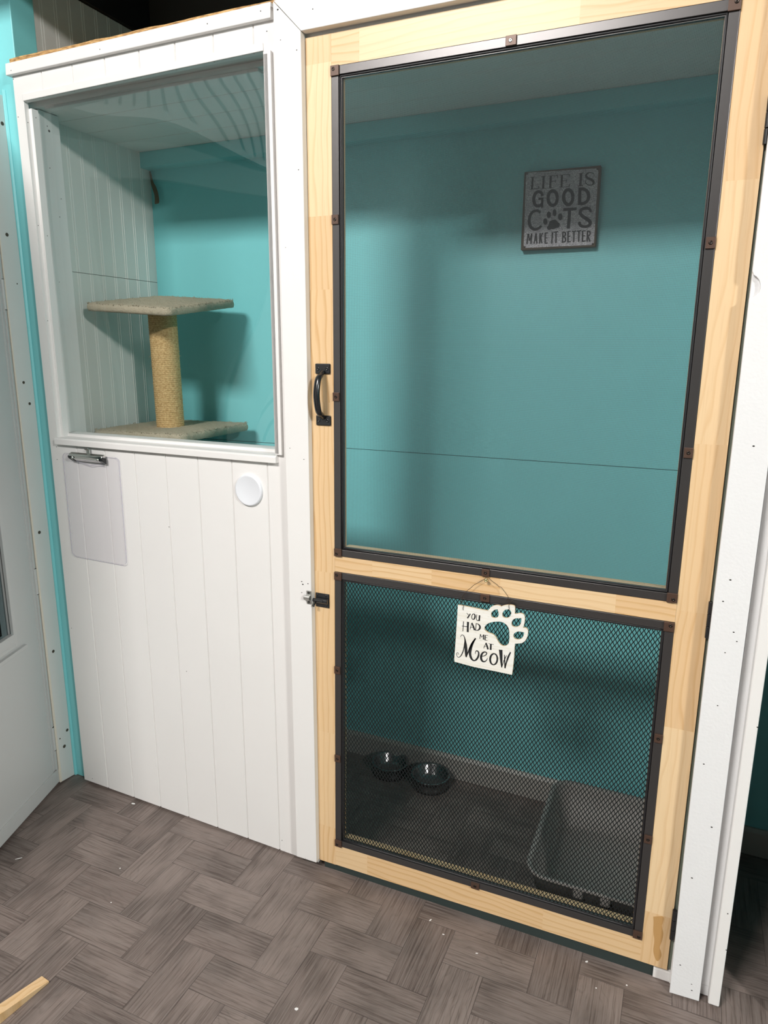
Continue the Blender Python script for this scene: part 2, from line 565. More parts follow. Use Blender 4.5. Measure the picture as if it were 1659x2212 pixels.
def color_board(o, faces_rgb):
    """per-face random numbers used by the wood materials"""
    at = o.data.color_attributes.new('board', 'FLOAT_COLOR', 'CORNER')
    for p in o.data.polygons:
        c = faces_rgb(p.index)
        for li in p.loop_indices: at.data[li].color = (*c, 1)
HANG={"outer":[[0.17,-0.5],[13.66,-0.58],[38.74,-1.72],[62.36,-3.03],[71.12,-2.83],[71.97,-1.45],[72.82,-0.06],[73.86,1.46],[75.12,3.25],[76.57,5.17],[78.28,6.97],[80.36,8.62],[82.7,10.15],[85.05,11.39],[87.36,12.3],[89.69,12.93],[91.89,13.31],[94.0,13.43],[95.98,13.31],[97.65,13.02],[98.85,12.53],[99.73,11.88],[100.6,11.22],[101.84,12.07],[103.08,12.91],[104.5,13.74],[106.16,14.57],[108.01,15.39],[110.1,16.17],[112.56,16.95],[115.27,17.69],[117.98,18.24],[120.72,18.59],[123.46,18.77],[125.89,18.65],[127.99,18.35],[129.78,17.77],[131.08,16.51],[131.68,14.27],[131.78,11.35],[131.82,8.35],[131.89,5.44],[131.9,2.45],[131.91,-0.54],[133.12,-0.53],[134.34,-0.52],[135.85,-0.25],[137.86,0.55],[140.16,1.61],[142.48,2.37],[144.8,2.68],[147.13,2.7],[149.22,2.28],[151.07,1.38],[152.7,0.05],[153.91,-1.68],[154.56,-3.85],[154.79,-6.42],[154.85,-9.22],[154.82,-12.2],[154.61,-15.41],[154.22,-18.82],[153.6,-22.46],[152.8,-26.3],[152.0,-30.15],[154.34,-29.95],[156.68,-29.74],[158.72,-29.95],[160.41,-30.72],[161.81,-31.9],[162.83,-33.41],[163.38,-35.16],[163.56,-37.25],[163.5,-39.85],[163.27,-43.25],[162.81,-47.16],[162.05,-50.86],[161.03,-54.12],[159.73,-57.18],[158.03,-59.97],[155.82,-62.57],[153.22,-64.9],[150.46,-66.76],[147.46,-67.95],[144.3,-68.65],[141.51,-69.24],[139.38,-69.78],[137.63,-70.21],[135.87,-70.63],[135.18,-79.85],[135.21,-104.23],[134.1,-128.99],[132.66,-147.2],[91.71,-146.14],[43.93,-145.61],[-3.84,-141.67],[-4.66,-134.83],[-2.85,-92.78],[-0.9,-36.35]],"holes":[[[92.84,4.73],[90.34,3.78],[87.83,2.82],[85.47,1.51],[83.16,-0.39],[80.99,-2.64],[79.36,-4.88],[78.44,-6.99],[78.07,-9.08],[78.1,-11.11],[78.44,-13.2],[79.17,-15.22],[80.43,-16.76],[82.45,-17.65],[85.0,-18.06],[87.45,-18.01],[89.72,-17.5],[91.9,-16.54],[93.7,-15.17],[95.04,-13.28],[96.01,-10.98],[96.54,-8.7],[96.52,-6.57],[96.07,-4.46],[95.45,-2.28],[94.69,0.02],[93.76,2.37]],[[118.43,8.58],[115.7,7.88],[112.97,7.18],[110.56,6.13],[108.6,4.56],[106.97,2.64],[105.67,0.57],[104.62,-1.66],[103.9,-4.03],[103.68,-6.33],[104.02,-8.63],[104.86,-10.84],[106.25,-12.5],[108.42,-13.43],[111.13,-13.8],[113.76,-13.66],[116.16,-12.97],[118.47,-11.77],[120.44,-10.16],[122.03,-8.06],[123.28,-5.56],[124.09,-3.0],[124.45,-0.34],[124.36,2.38],[123.73,4.67],[122.33,6.25],[120.38,7.41]],[[147.47,-7.48],[146.12,-7.92],[144.77,-8.37],[143.04,-8.81],[140.63,-9.12],[137.85,-9.43],[135.2,-10.11],[132.79,-11.3],[130.51,-12.87],[128.63,-14.77],[127.16,-17.12],[126.09,-19.8],[125.58,-22.46],[125.69,-25.17],[126.36,-27.85],[127.64,-29.9],[129.72,-31.1],[132.41,-31.66],[135.12,-31.61],[137.81,-30.91],[140.54,-29.6],[142.86,-27.9],[144.63,-25.72],[145.99,-23.14],[147.01,-20.63],[147.64,-18.34],[147.92,-16.12],[148.02,-13.92],[147.95,-11.75],[147.71,-9.62]],[[155.89,-40.22],[153.67,-40.02],[151.44,-39.81],[149.1,-39.73],[146.51,-39.72],[143.79,-39.84],[141.22,-40.39],[138.82,-41.53],[136.56,-43.09],[134.63,-44.9],[132.93,-46.94],[131.57,-49.22],[130.96,-51.57],[131.34,-54.16],[132.48,-56.82],[134.16,-58.84],[136.5,-59.99],[139.37,-60.5],[142.21,-60.42],[144.94,-59.66],[147.65,-58.3],[149.95,-56.62],[151.7,-54.69],[153.05,-52.44],[154.13,-49.87],[154.89,-46.87],[155.39,-43.54]],[[63.96,-43.82],[65.25,-41.29],[66.55,-38.77],[68.37,-36.36],[70.93,-34.08],[74.01,-31.91],[77.48,-29.96],[81.42,-28.19],[85.75,-26.64],[90.09,-25.42],[94.43,-24.51],[98.77,-23.94],[102.74,-23.9],[106.2,-24.52],[109.29,-25.67],[112.08,-27.14],[114.6,-28.8],[116.81,-30.79],[118.67,-33.23],[120.1,-36.24],[121.17,-39.71],[122.01,-43.49],[122.62,-47.63],[123.0,-52.08],[123.19,-56.57],[123.26,-61.24],[123.14,-65.96],[122.67,-70.0],[121.84,-73.01],[120.64,-75.34],[118.99,-77.36],[116.69,-79.34],[113.92,-81.0],[111.11,-81.86],[108.31,-81.63],[105.47,-80.58],[102.87,-79.09],[100.63,-77.19],[98.63,-74.84],[96.75,-72.26],[95.07,-69.32],[93.51,-66.16],[91.71,-63.39],[89.59,-61.21],[87.22,-59.42],[84.48,-57.96],[81.1,-57.01],[77.35,-56.41],[73.84,-55.55],[70.61,-54.26],[67.62,-52.72],[65.41,-50.9],[64.41,-48.72],[64.18,-46.27]]],"ink":[[[21.6,-16.05,1.08],[22.01,-16.44,1.12],[22.42,-16.83,1.17],[22.82,-17.23,1.21],[23.23,-17.62,1.25],[23.65,-18.03,1.29],[24.08,-18.46,1.32],[24.53,-18.91,1.35],[25.0,-19.37,1.37],[25.48,-19.85,1.39],[25.97,-20.33,1.41],[26.45,-20.82,1.43],[26.93,-21.3,1.44]],[[30.35,-16.46,1.93],[29.78,-17.47,2.09],[29.22,-18.48,2.27],[28.66,-19.48,2.45],[28.1,-20.49,2.62],[27.53,-21.5,2.77],[26.97,-22.51,2.89],[26.41,-23.52,2.97],[25.84,-24.54,3.02],[25.28,-25.55,3.05],[24.72,-26.56,3.08],[24.15,-27.57,3.1],[23.59,-28.59,3.13]],[[41.46,-22.26,3.61],[41.16,-24.05,3.53],[40.62,-25.72,3.3],[39.88,-27.15,2.96],[38.99,-28.27,2.53],[38.02,-28.97,2.08],[37.02,-29.23,1.64],[36.07,-29.02,1.72],[35.22,-28.35,1.75],[34.55,-27.27,1.75],[34.09,-25.85,1.72],[33.88,-24.2,1.7],[33.93,-22.42,1.68],[34.24,-20.63,1.7],[34.78,-18.96,1.72],[35.52,-17.53,1.75],[36.41,-16.42,1.75],[37.38,-15.72,1.72],[38.38,-15.46,1.64],[39.33,-15.68,2.08],[40.17,-16.35,2.53],[40.84,-17.43,2.96],[41.3,-18.84,3.3],[41.51,-20.49,3.53],[41.46,-22.26,3.61]],[[45.53,-15.82,1.44],[45.4,-17.18,1.46],[45.25,-18.59,1.48],[45.09,-20.0,1.5],[44.96,-21.37,1.52],[44.89,-22.66,1.54],[44.88,-23.84,1.56],[44.95,-24.93,1.59],[45.06,-25.98,1.61],[45.22,-26.94,1.63],[45.44,-27.81,1.65],[45.71,-28.55,1.67],[46.02,-29.14,1.68],[46.42,-29.58,1.68],[46.9,-29.87,1.66],[47.44,-30.04,1.63],[47.99,-30.11,1.62],[48.53,-30.08,1.63],[49.02,-29.99,1.68],[49.47,-29.78,1.79],[49.89,-29.43,1.93],[50.31,-29.0,2.11],[50.71,-28.52,2.29],[51.12,-28.05,2.48],[51.53,-27.61,2.65]],[[52.06,-16.57,3.61],[52.03,-17.8,3.61],[52.0,-19.04,3.61],[51.97,-20.27,3.61],[51.93,-21.5,3.61],[51.9,-22.72,3.61],[51.87,-23.9,3.61],[51.83,-25.06,3.61],[51.79,-26.19,3.61],[51.76,-27.31,3.61],[51.72,-28.42,3.61],[51.68,-29.53,3.61],[51.65,-30.64,3.61]],[[14.63,-37.7,1.8],[13.86,-62.33,1.68]],[[11.04,-49.8,1.44],[25.49,-49.18,1.68]],[[25.44,-37.12,5.05],[25.43,-39.36,4.97],[25.42,-41.61,4.87],[25.41,-43.87,4.77],[25.4,-46.11,4.68],[25.4,-48.3,4.61],[25.41,-50.43,4.57],[25.43,-52.47,4.57],[25.45,-54.45,4.6],[25.48,-56.39,4.65],[25.51,-58.3,4.71],[25.54,-60.21,4.76],[25.57,-62.15,4.81]],[[34.1,-38.49,1.44],[31.07,-54.39,1.44]],[[34.68,-38.02,3.13],[35.34,-39.41,3.25],[36.0,-40.79,3.39],[36.66,-42.17,3.52],[37.31,-43.55,3.65],[37.95,-44.94,3.76],[38.56,-46.33,3.85],[39.14,-47.73,3.92],[39.7,-49.13,3.97],[40.24,-50.53,4.0],[40.77,-51.94,4.03],[41.3,-53.34,4.06],[41.85,-54.75,4.09]],[[30.66,-49.53,1.08],[39.82,-48.2,1.2]],[[44.78,-37.3,1.68],[44.01,-55.23,1.8]],[[44.8,-37.79,1.2],[45.61,-37.9,1.36],[46.42,-37.98,1.5],[47.24,-38.05,1.64],[48.05,-38.17,1.79],[48.83,-38.37,1.96],[49.58,-38.69,2.17],[50.33,-39.14,2.42],[51.09,-39.7,2.73],[51.83,-40.33,3.05],[52.51,-41.03,3.37],[53.09,-41.78,3.65],[53.52,-42.55,3.85],[53.81,-43.37,3.99],[54.0,-44.27,4.1],[54.09,-45.22,4.17],[54.07,-46.18,4.19],[53.95,-47.13,4.17],[53.72,-48.02,4.09],[53.37,-48.91,3.95],[52.89,-49.82,3.73],[52.3,-50.71,3.47],[51.62,-51.55,3.19],[50.89,-52.31,2.91],[50.11,-52.94,2.65],[49.26,-53.43,2.41],[48.32,-53.79,2.17],[47.32,-54.07,1.93],[46.28,-54.31,1.68],[45.24,-54.54,1.44],[44.23,-54.82,1.2]],[[55.67,-61.81,1.44],[54.8,-73.42,1.56]],[[55.43,-61.85,1.44],[59.03,-69.21,1.68]],[[59.03,-69.21,1.2],[63.48,-61.66,1.2]],[[63.48,-61.66,2.65],[63.48,-73.96,2.89]],[[67.28,-62.22,2.41],[67.06,-74.79,2.65]],[[67.06,-62.62,1.08],[73.4,-62.24,1.08]],[[67.27,-67.99,0.96],[72.2,-67.6,0.96]],[[66.94,-74.57,1.08],[72.83,-74.49,1.08]],[[69.56,-81.12,1.32],[64.78,-95.09,1.32]],[[69.55,-80.87,3.13],[70.06,-82.11,3.25],[70.58,-83.35,3.39],[71.1,-84.6,3.52],[71.61,-85.84,3.65],[72.1,-87.09,3.76],[72.56,-88.34,3.85],[72.99,-89.6,3.92],[73.39,-90.86,3.97],[73.76,-92.13,4.0],[74.13,-93.4,4.03],[74.5,-94.67,4.06],[74.88,-95.94,4.09]],[[64.6,-90.42,0.96],[73.39,-88.31,0.96]],[[75.72,-81.72,1.08],[87.81,-81.6,1.2]],[[81.12,-81.59,3.85],[81.13,-96.01,4.33]],[[9.13,-77.47,0.96],[9.25,-76.81,1.0],[9.34,-76.12,1.04],[9.43,-75.43,1.08],[9.54,-74.77,1.12],[9.72,-74.14,1.16],[9.98,-73.58,1.2],[10.35,-73.05,1.24],[10.8,-72.52,1.28],[11.31,-72.04,1.32],[11.85,-71.63,1.36],[12.4,-71.34,1.4],[12.94,-71.19,1.44],[13.48,-71.2,1.48],[14.06,-71.33,1.51],[14.64,-71.57,1.53],[15.22,-71.91,1.57],[15.76,-72.34,1.62],[16.27,-72.84,1.68],[16.72,-73.44,1.77],[17.14,-74.13,1.87],[17.54,-74.91,1.99],[17.91,-75.76,2.11],[18.26,-76.68,2.25],[18.6,-77.66,2.41],[18.92,-78.67,2.56],[19.22,-79.73,2.72],[19.5,-80.86,2.89],[19.76,-82.07,3.08],[20.03,-83.39,3.32],[20.29,-84.83,3.61],[20.57,-86.42,3.99],[20.84,-88.15,4.46],[21.12,-89.99,4.96],[21.38,-91.89,5.46],[21.63,-93.84,5.91],[21.87,-95.79,6.26],[22.09,-97.79,6.51],[22.3,-99.88,6.72],[22.5,-102.01,6.87],[22.69,-104.12,6.97],[22.86,-106.17,7.01],[23.01,-108.11,6.98],[23.14,-109.94,6.87],[23.25,-111.71,6.69],[23.34,-113.42,6.45],[23.42,-115.05,6.17],[23.5,-116.6,5.86],[23.59,-118.05,5.54],[23.67,-119.37,5.19],[23.75,-120.56,4.8],[23.83,-121.66,4.39],[23.9,-122.72,3.97],[23.98,-123.78,3.54],[24.06,-124.89,3.13]],[[19.73,-82.44,1.93],[19.53,-84.78,1.97],[19.34,-87.13,2.01],[19.15,-89.49,2.05],[18.95,-91.83,2.09],[18.74,-94.14,2.13],[18.49,-96.41,2.17],[18.23,-98.67,2.21],[17.94,-100.96,2.26],[17.63,-103.22,2.3],[17.31,-105.4,2.34],[16.97,-107.45,2.38],[16.61,-109.3,2.41],[16.23,-110.93,2.43],[15.85,-112.35,2.44],[15.45,-113.65,2.45],[15.02,-114.87,2.45],[14.56,-116.07,2.44],[14.06,-117.33,2.41],[13.53,-118.67,2.35],[12.97,-120.05,2.28],[12.37,-121.42,2.2],[11.75,-122.73,2.1],[11.09,-123.93,2.01],[10.4,-124.97,1.93],[9.65,-125.88,1.84],[8.85,-126.71,1.75],[8.01,-127.43,1.66],[7.17,-128.01,1.58],[6.36,-128.43,1.5],[5.61,-128.67,1.44],[4.9,-128.7,1.4],[4.2,-128.53,1.38],[3.53,-128.21,1.36],[2.9,-127.75,1.35],[2.34,-127.21,1.34],[1.86,-126.6,1.32],[1.46,-125.87,1.3],[1.11,-124.98,1.28],[0.82,-123.99,1.26],[0.61,-122.98,1.24],[0.49,-122.02,1.22],[0.47,-121.17,1.2],[0.56,-120.37,1.18],[0.78,-119.57,1.16],[1.08,-118.82,1.14],[1.44,-118.16,1.11],[1.82,-117.63,1.1],[2.19,-117.3,1.08],[2.61,-117.17,1.08],[3.12,-117.21,1.09],[3.64,-117.39,1.1],[4.14,-117.68,1.11],[4.54,-118.04,1.1],[4.8,-118.45,1.08],[4.89,-118.94,1.04],[4.84,-119.55,0.99],[4.7,-120.23,0.93],[4.51,-120.95,0.86],[4.33,-121.67,0.79],[4.19,-122.36,0.72]],[[24.4,-124.19,1.44],[24.93,-122.45,1.64],[25.43,-120.77,1.84],[25.94,-119.1,2.03],[26.46,-117.36,2.23],[27.04,-115.52,2.43],[27.68,-113.51,2.65],[28.4,-111.27,2.9],[29.18,-108.86,3.18],[30.01,-106.33,3.47],[30.86,-103.76,3.74],[31.74,-101.23,3.96],[32.61,-98.81,4.09],[33.49,-96.47,4.14],[34.37,-94.14,4.12],[35.27,-91.85,4.05],[36.19,-89.61,3.93],[37.15,-87.43,3.78],[38.16,-85.33,3.61],[39.22,-83.34,3.4],[40.33,-81.45,3.14],[41.47,-79.61,2.84],[42.64,-77.82,2.53],[43.8,-76.02,2.22],[44.94,-74.19,1.93]],[[44.93,-73.95,3.13],[44.18,-75.32,3.29],[43.44,-76.64,3.44],[42.69,-77.97,3.59],[41.94,-79.35,3.75],[41.19,-80.82,3.92],[40.45,-82.44,4.09],[39.7,-84.23,4.28],[38.92,-86.18,4.49],[38.15,-88.23,4.71],[37.4,-90.32,4.92],[36.7,-92.4,5.12],[36.07,-94.43,5.29],[35.51,-96.43,5.45],[35.0,-98.46,5.6],[34.53,-100.48,5.73],[34.12,-102.46,5.85],[33.77,-104.36,5.94],[33.47,-106.15,6.02],[33.23,-107.8,6.06],[33.03,-109.34,6.09],[32.89,-110.8,6.09],[32.82,-112.21,6.08],[32.83,-113.61,6.05],[32.94,-115.02,6.02],[33.14,-116.48,5.97],[33.45,-117.97,5.92],[33.84,-119.44,5.85],[34.29,-120.86,5.77],[34.77,-122.18,5.66],[35.28,-123.37,5.54],[35.82,-124.43,5.38],[36.4,-125.4,5.19],[37.02,-126.28,4.98],[37.68,-127.05,4.76],[38.37,-127.73,4.54],[39.08,-128.29,4.33],[39.83,-128.77,4.11],[40.61,-129.18,3.85],[41.42,-129.47,3.59],[42.26,-129.64,3.37],[43.1,-129.66,3.2],[43.95,-129.49,3.13],[44.82,-129.13,3.17],[45.72,-128.6,3.32],[46.64,-127.92,3.53],[47.54,-127.09,3.76],[48.4,-126.14,3.96],[49.2,-125.08,4.09],[49.97,-123.86,4.16],[50.74,-122.45,4.19],[51.46,-120.92,4.2],[52.12,-119.32,4.18],[52.66,-117.73,4.14],[53.07,-116.21,4.09],[53.35,-114.68,4.02],[53.52,-113.08,3.91],[53.58,-111.49,3.79],[53.54,-109.97,3.65],[53.38,-108.61,3.51],[53.1,-107.47,3.37],[52.65,-106.52,3.22],[52.01,-105.7,3.06],[51.26,-105.03,2.89],[50.47,-104.53,2.72],[49.7,-104.22,2.56],[49.03,-104.12,2.41],[48.42,-104.28,2.27],[47.82,-104.69,2.14],[47.24,-105.3,2.02],[46.71,-106.03,1.91],[46.26,-106.81,1.8],[45.92,-107.57,1.68],[45.71,-108.35,1.58],[45.61,-109.2,1.48],[45.6,-110.1,1.38],[45.62,-111.03,1.28],[45.65,-111.97,1.18],[45.63,-112.87,1.08]],[[59.06,-116.56,1.44],[60.15,-116.17,1.48],[61.25,-115.81,1.52],[62.35,-115.44,1.55],[63.44,-115.05,1.59],[64.5,-114.61,1.63],[65.52,-114.08,1.68],[66.55,-113.46,1.75],[67.6,-112.76,1.84],[68.63,-112.01,1.93],[69.58,-111.23,2.01],[70.4,-110.44,2.1],[71.05,-109.68,2.17],[71.54,-108.89,2.22],[71.9,-108.07,2.26],[72.15,-107.24,2.3],[72.26,-106.45,2.34],[72.23,-105.73,2.37],[72.05,-105.14,2.41],[71.7,-104.63,2.44],[71.15,-104.15,2.45],[70.47,-103.76,2.47],[69.69,-103.48,2.5],[68.88,-103.35,2.55],[68.07,-103.41,2.65],[67.22,-103.67,2.79],[66.28,-104.1,2.98],[65.3,-104.69,3.19],[64.32,-105.41,3.41],[63.42,-106.24,3.64],[62.64,-107.16,3.85],[61.95,-108.23,4.06],[61.31,-109.46,4.29],[60.74,-110.8,4.51],[60.26,-112.2,4.72],[59.87,-113.6,4.91],[59.6,-114.96,5.05],[59.44,-116.33,5.17],[59.39,-117.74,5.26],[59.45,-119.17,5.32],[59.59,-120.55,5.36],[59.82,-121.83,5.35],[60.14,-122.98,5.29],[60.56,-124.01,5.18],[61.09,-124.99,5.02],[61.7,-125.87,4.81],[62.39,-126.63,4.58],[63.13,-127.22,4.34],[63.9,-127.63,4.09],[64.76,-127.82,3.83],[65.73,-127.82,3.53],[66.75,-127.67,3.22],[67.77,-127.38,2.91],[68.73,-126.99,2.64],[69.58,-126.52,2.41],[70.33,-125.94,2.23],[71.02,-125.2,2.09],[71.65,-124.35,1.99],[72.22,-123.46,1.89],[72.74,-122.56,1.79],[73.19,-121.71,1.68],[73.56,-120.9,1.56],[73.84,-120.08,1.44],[74.06,-119.27,1.32],[74.25,-118.45,1.2],[74.44,-117.63,1.08],[74.65,-116.82,0.96]],[[97.71,-116.36,4.09],[97.34,-119.92,4.05],[96.43,-123.32,3.93],[95.03,-126.31,3.73],[93.24,-128.7,3.46],[91.18,-130.32,3.13],[88.99,-131.05,2.76],[86.82,-130.85,3.27],[84.82,-129.73,3.75],[83.12,-127.76,4.18],[81.85,-125.08,4.52],[81.09,-121.87,4.74],[80.89,-118.35,4.81],[81.27,-114.77,4.74],[82.19,-111.38,4.52],[83.6,-108.39,4.18],[85.4,-106.02,3.75],[87.46,-104.42,3.27],[89.64,-103.71,2.76],[91.8,-103.92,3.13],[93.79,-105.05,3.46],[95.48,-107.01,3.73],[96.74,-109.68,3.93],[97.5,-112.86,4.05],[97.71,-116.36,4.09]],[[104.34,-91.44,8.42],[104.58,-93.69,8.19],[104.82,-95.94,7.95],[105.06,-98.19,7.72],[105.3,-100.45,7.48],[105.53,-102.7,7.23],[105.76,-104.94,6.98],[105.96,-107.14,6.73],[106.15,-109.31,6.49],[106.33,-111.47,6.24],[106.51,-113.66,5.97],[106.71,-115.92,5.66],[106.93,-118.28,5.29],[107.18,-120.77,4.86],[107.44,-123.36,4.36],[107.72,-126.01,3.82],[108.0,-128.7,3.26],[108.29,-131.4,2.7],[108.57,-134.06,2.17]],[[108.77,-133.4,1.44],[109.35,-130.94,1.48],[109.93,-128.42,1.52],[110.51,-125.89,1.56],[111.09,-123.45,1.6],[111.66,-121.16,1.64],[112.21,-119.11,1.68],[112.75,-117.34,1.73],[113.28,-115.79,1.79],[113.8,-114.41,1.85],[114.31,-113.11,1.9],[114.81,-111.83,1.93],[115.31,-110.5,1.93],[115.79,-109.14,1.89],[116.25,-107.81,1.82],[116.71,-106.5,1.73],[117.16,-105.2,1.63],[117.62,-103.9,1.53],[118.07,-102.6,1.44]],[[113.18,-102.05,1.68],[113.44,-104.24,1.85],[113.69,-106.35,2.02],[113.94,-108.46,2.2],[114.19,-110.65,2.36],[114.45,-112.98,2.51],[114.72,-115.54,2.65],[115.01,-118.36,2.76],[115.3,-121.41,2.84],[115.6,-124.6,2.92],[115.9,-127.87,2.99],[116.21,-131.14,3.05],[116.51,-134.34,3.13]],[[116.49,-133.97,1.93],[116.85,-131.81,2.08],[117.18,-129.66,2.24],[117.51,-127.52,2.39],[117.87,-125.36,2.55],[118.25,-123.17,2.71],[118.69,-120.93,2.89],[119.16,-118.63,3.1],[119.67,-116.27,3.36],[120.2,-113.88,3.62],[120.78,-111.49,3.86],[121.4,-109.1,4.03],[122.08,-106.74,4.09],[122.84,-104.41,4.03],[123.66,-102.1,3.87],[124.54,-99.8,3.64],[125.43,-97.5,3.38],[126.33,-95.21,3.12],[127.2,-92.91,2.89]]],"wire":[[0.3971,-0.0145,0.8334],[0.3963,-0.015,0.8373],[0.3974,-0.015,0.8441],[0.3934,-0.013,0.8475],[0.3908,-0.013,0.8556],[0.3956,-0.014,0.8614],[0.3999,-0.014,0.8574],[0.3965,-0.013,0.8508],[0.3928,-0.012,0.8547],[0.3942,-0.0125,0.8645],[0.3976,-0.0125,0.8707],[0.4036,-0.012,0.8799],[0.4115,-0.0115,0.8874],[0.4193,-0.011,0.8959],[0.4229,-0.011,0.8987],[0.4281,-0.0105,0.9021],[0.435,-0.01,0.9073],[0.4437,-0.0095,0.9137],[0.4476,-0.0095,0.9175],[0.4531,-0.0095,0.9157],[0.4619,-0.0095,0.9098],[0.4712,-0.01,0.9049],[0.4768,-0.0105,0.9003],[0.4825,-0.0115,0.8996],[0.4891,-0.012,0.8921],[0.4958,-0.0125,0.8845],[0.4992,-0.0125,0.8786],[0.4957,-0.013,0.8709],[0.5018,-0.014,0.8767],[0.5004,-0.013,0.8642],[0.5088,-0.013,0.8738],[0.5026,-0.0145,0.8632],[0.5022,-0.015,0.8587],[0.5035,-0.0145,0.8523]],"org":[0.3837,0.8432]}
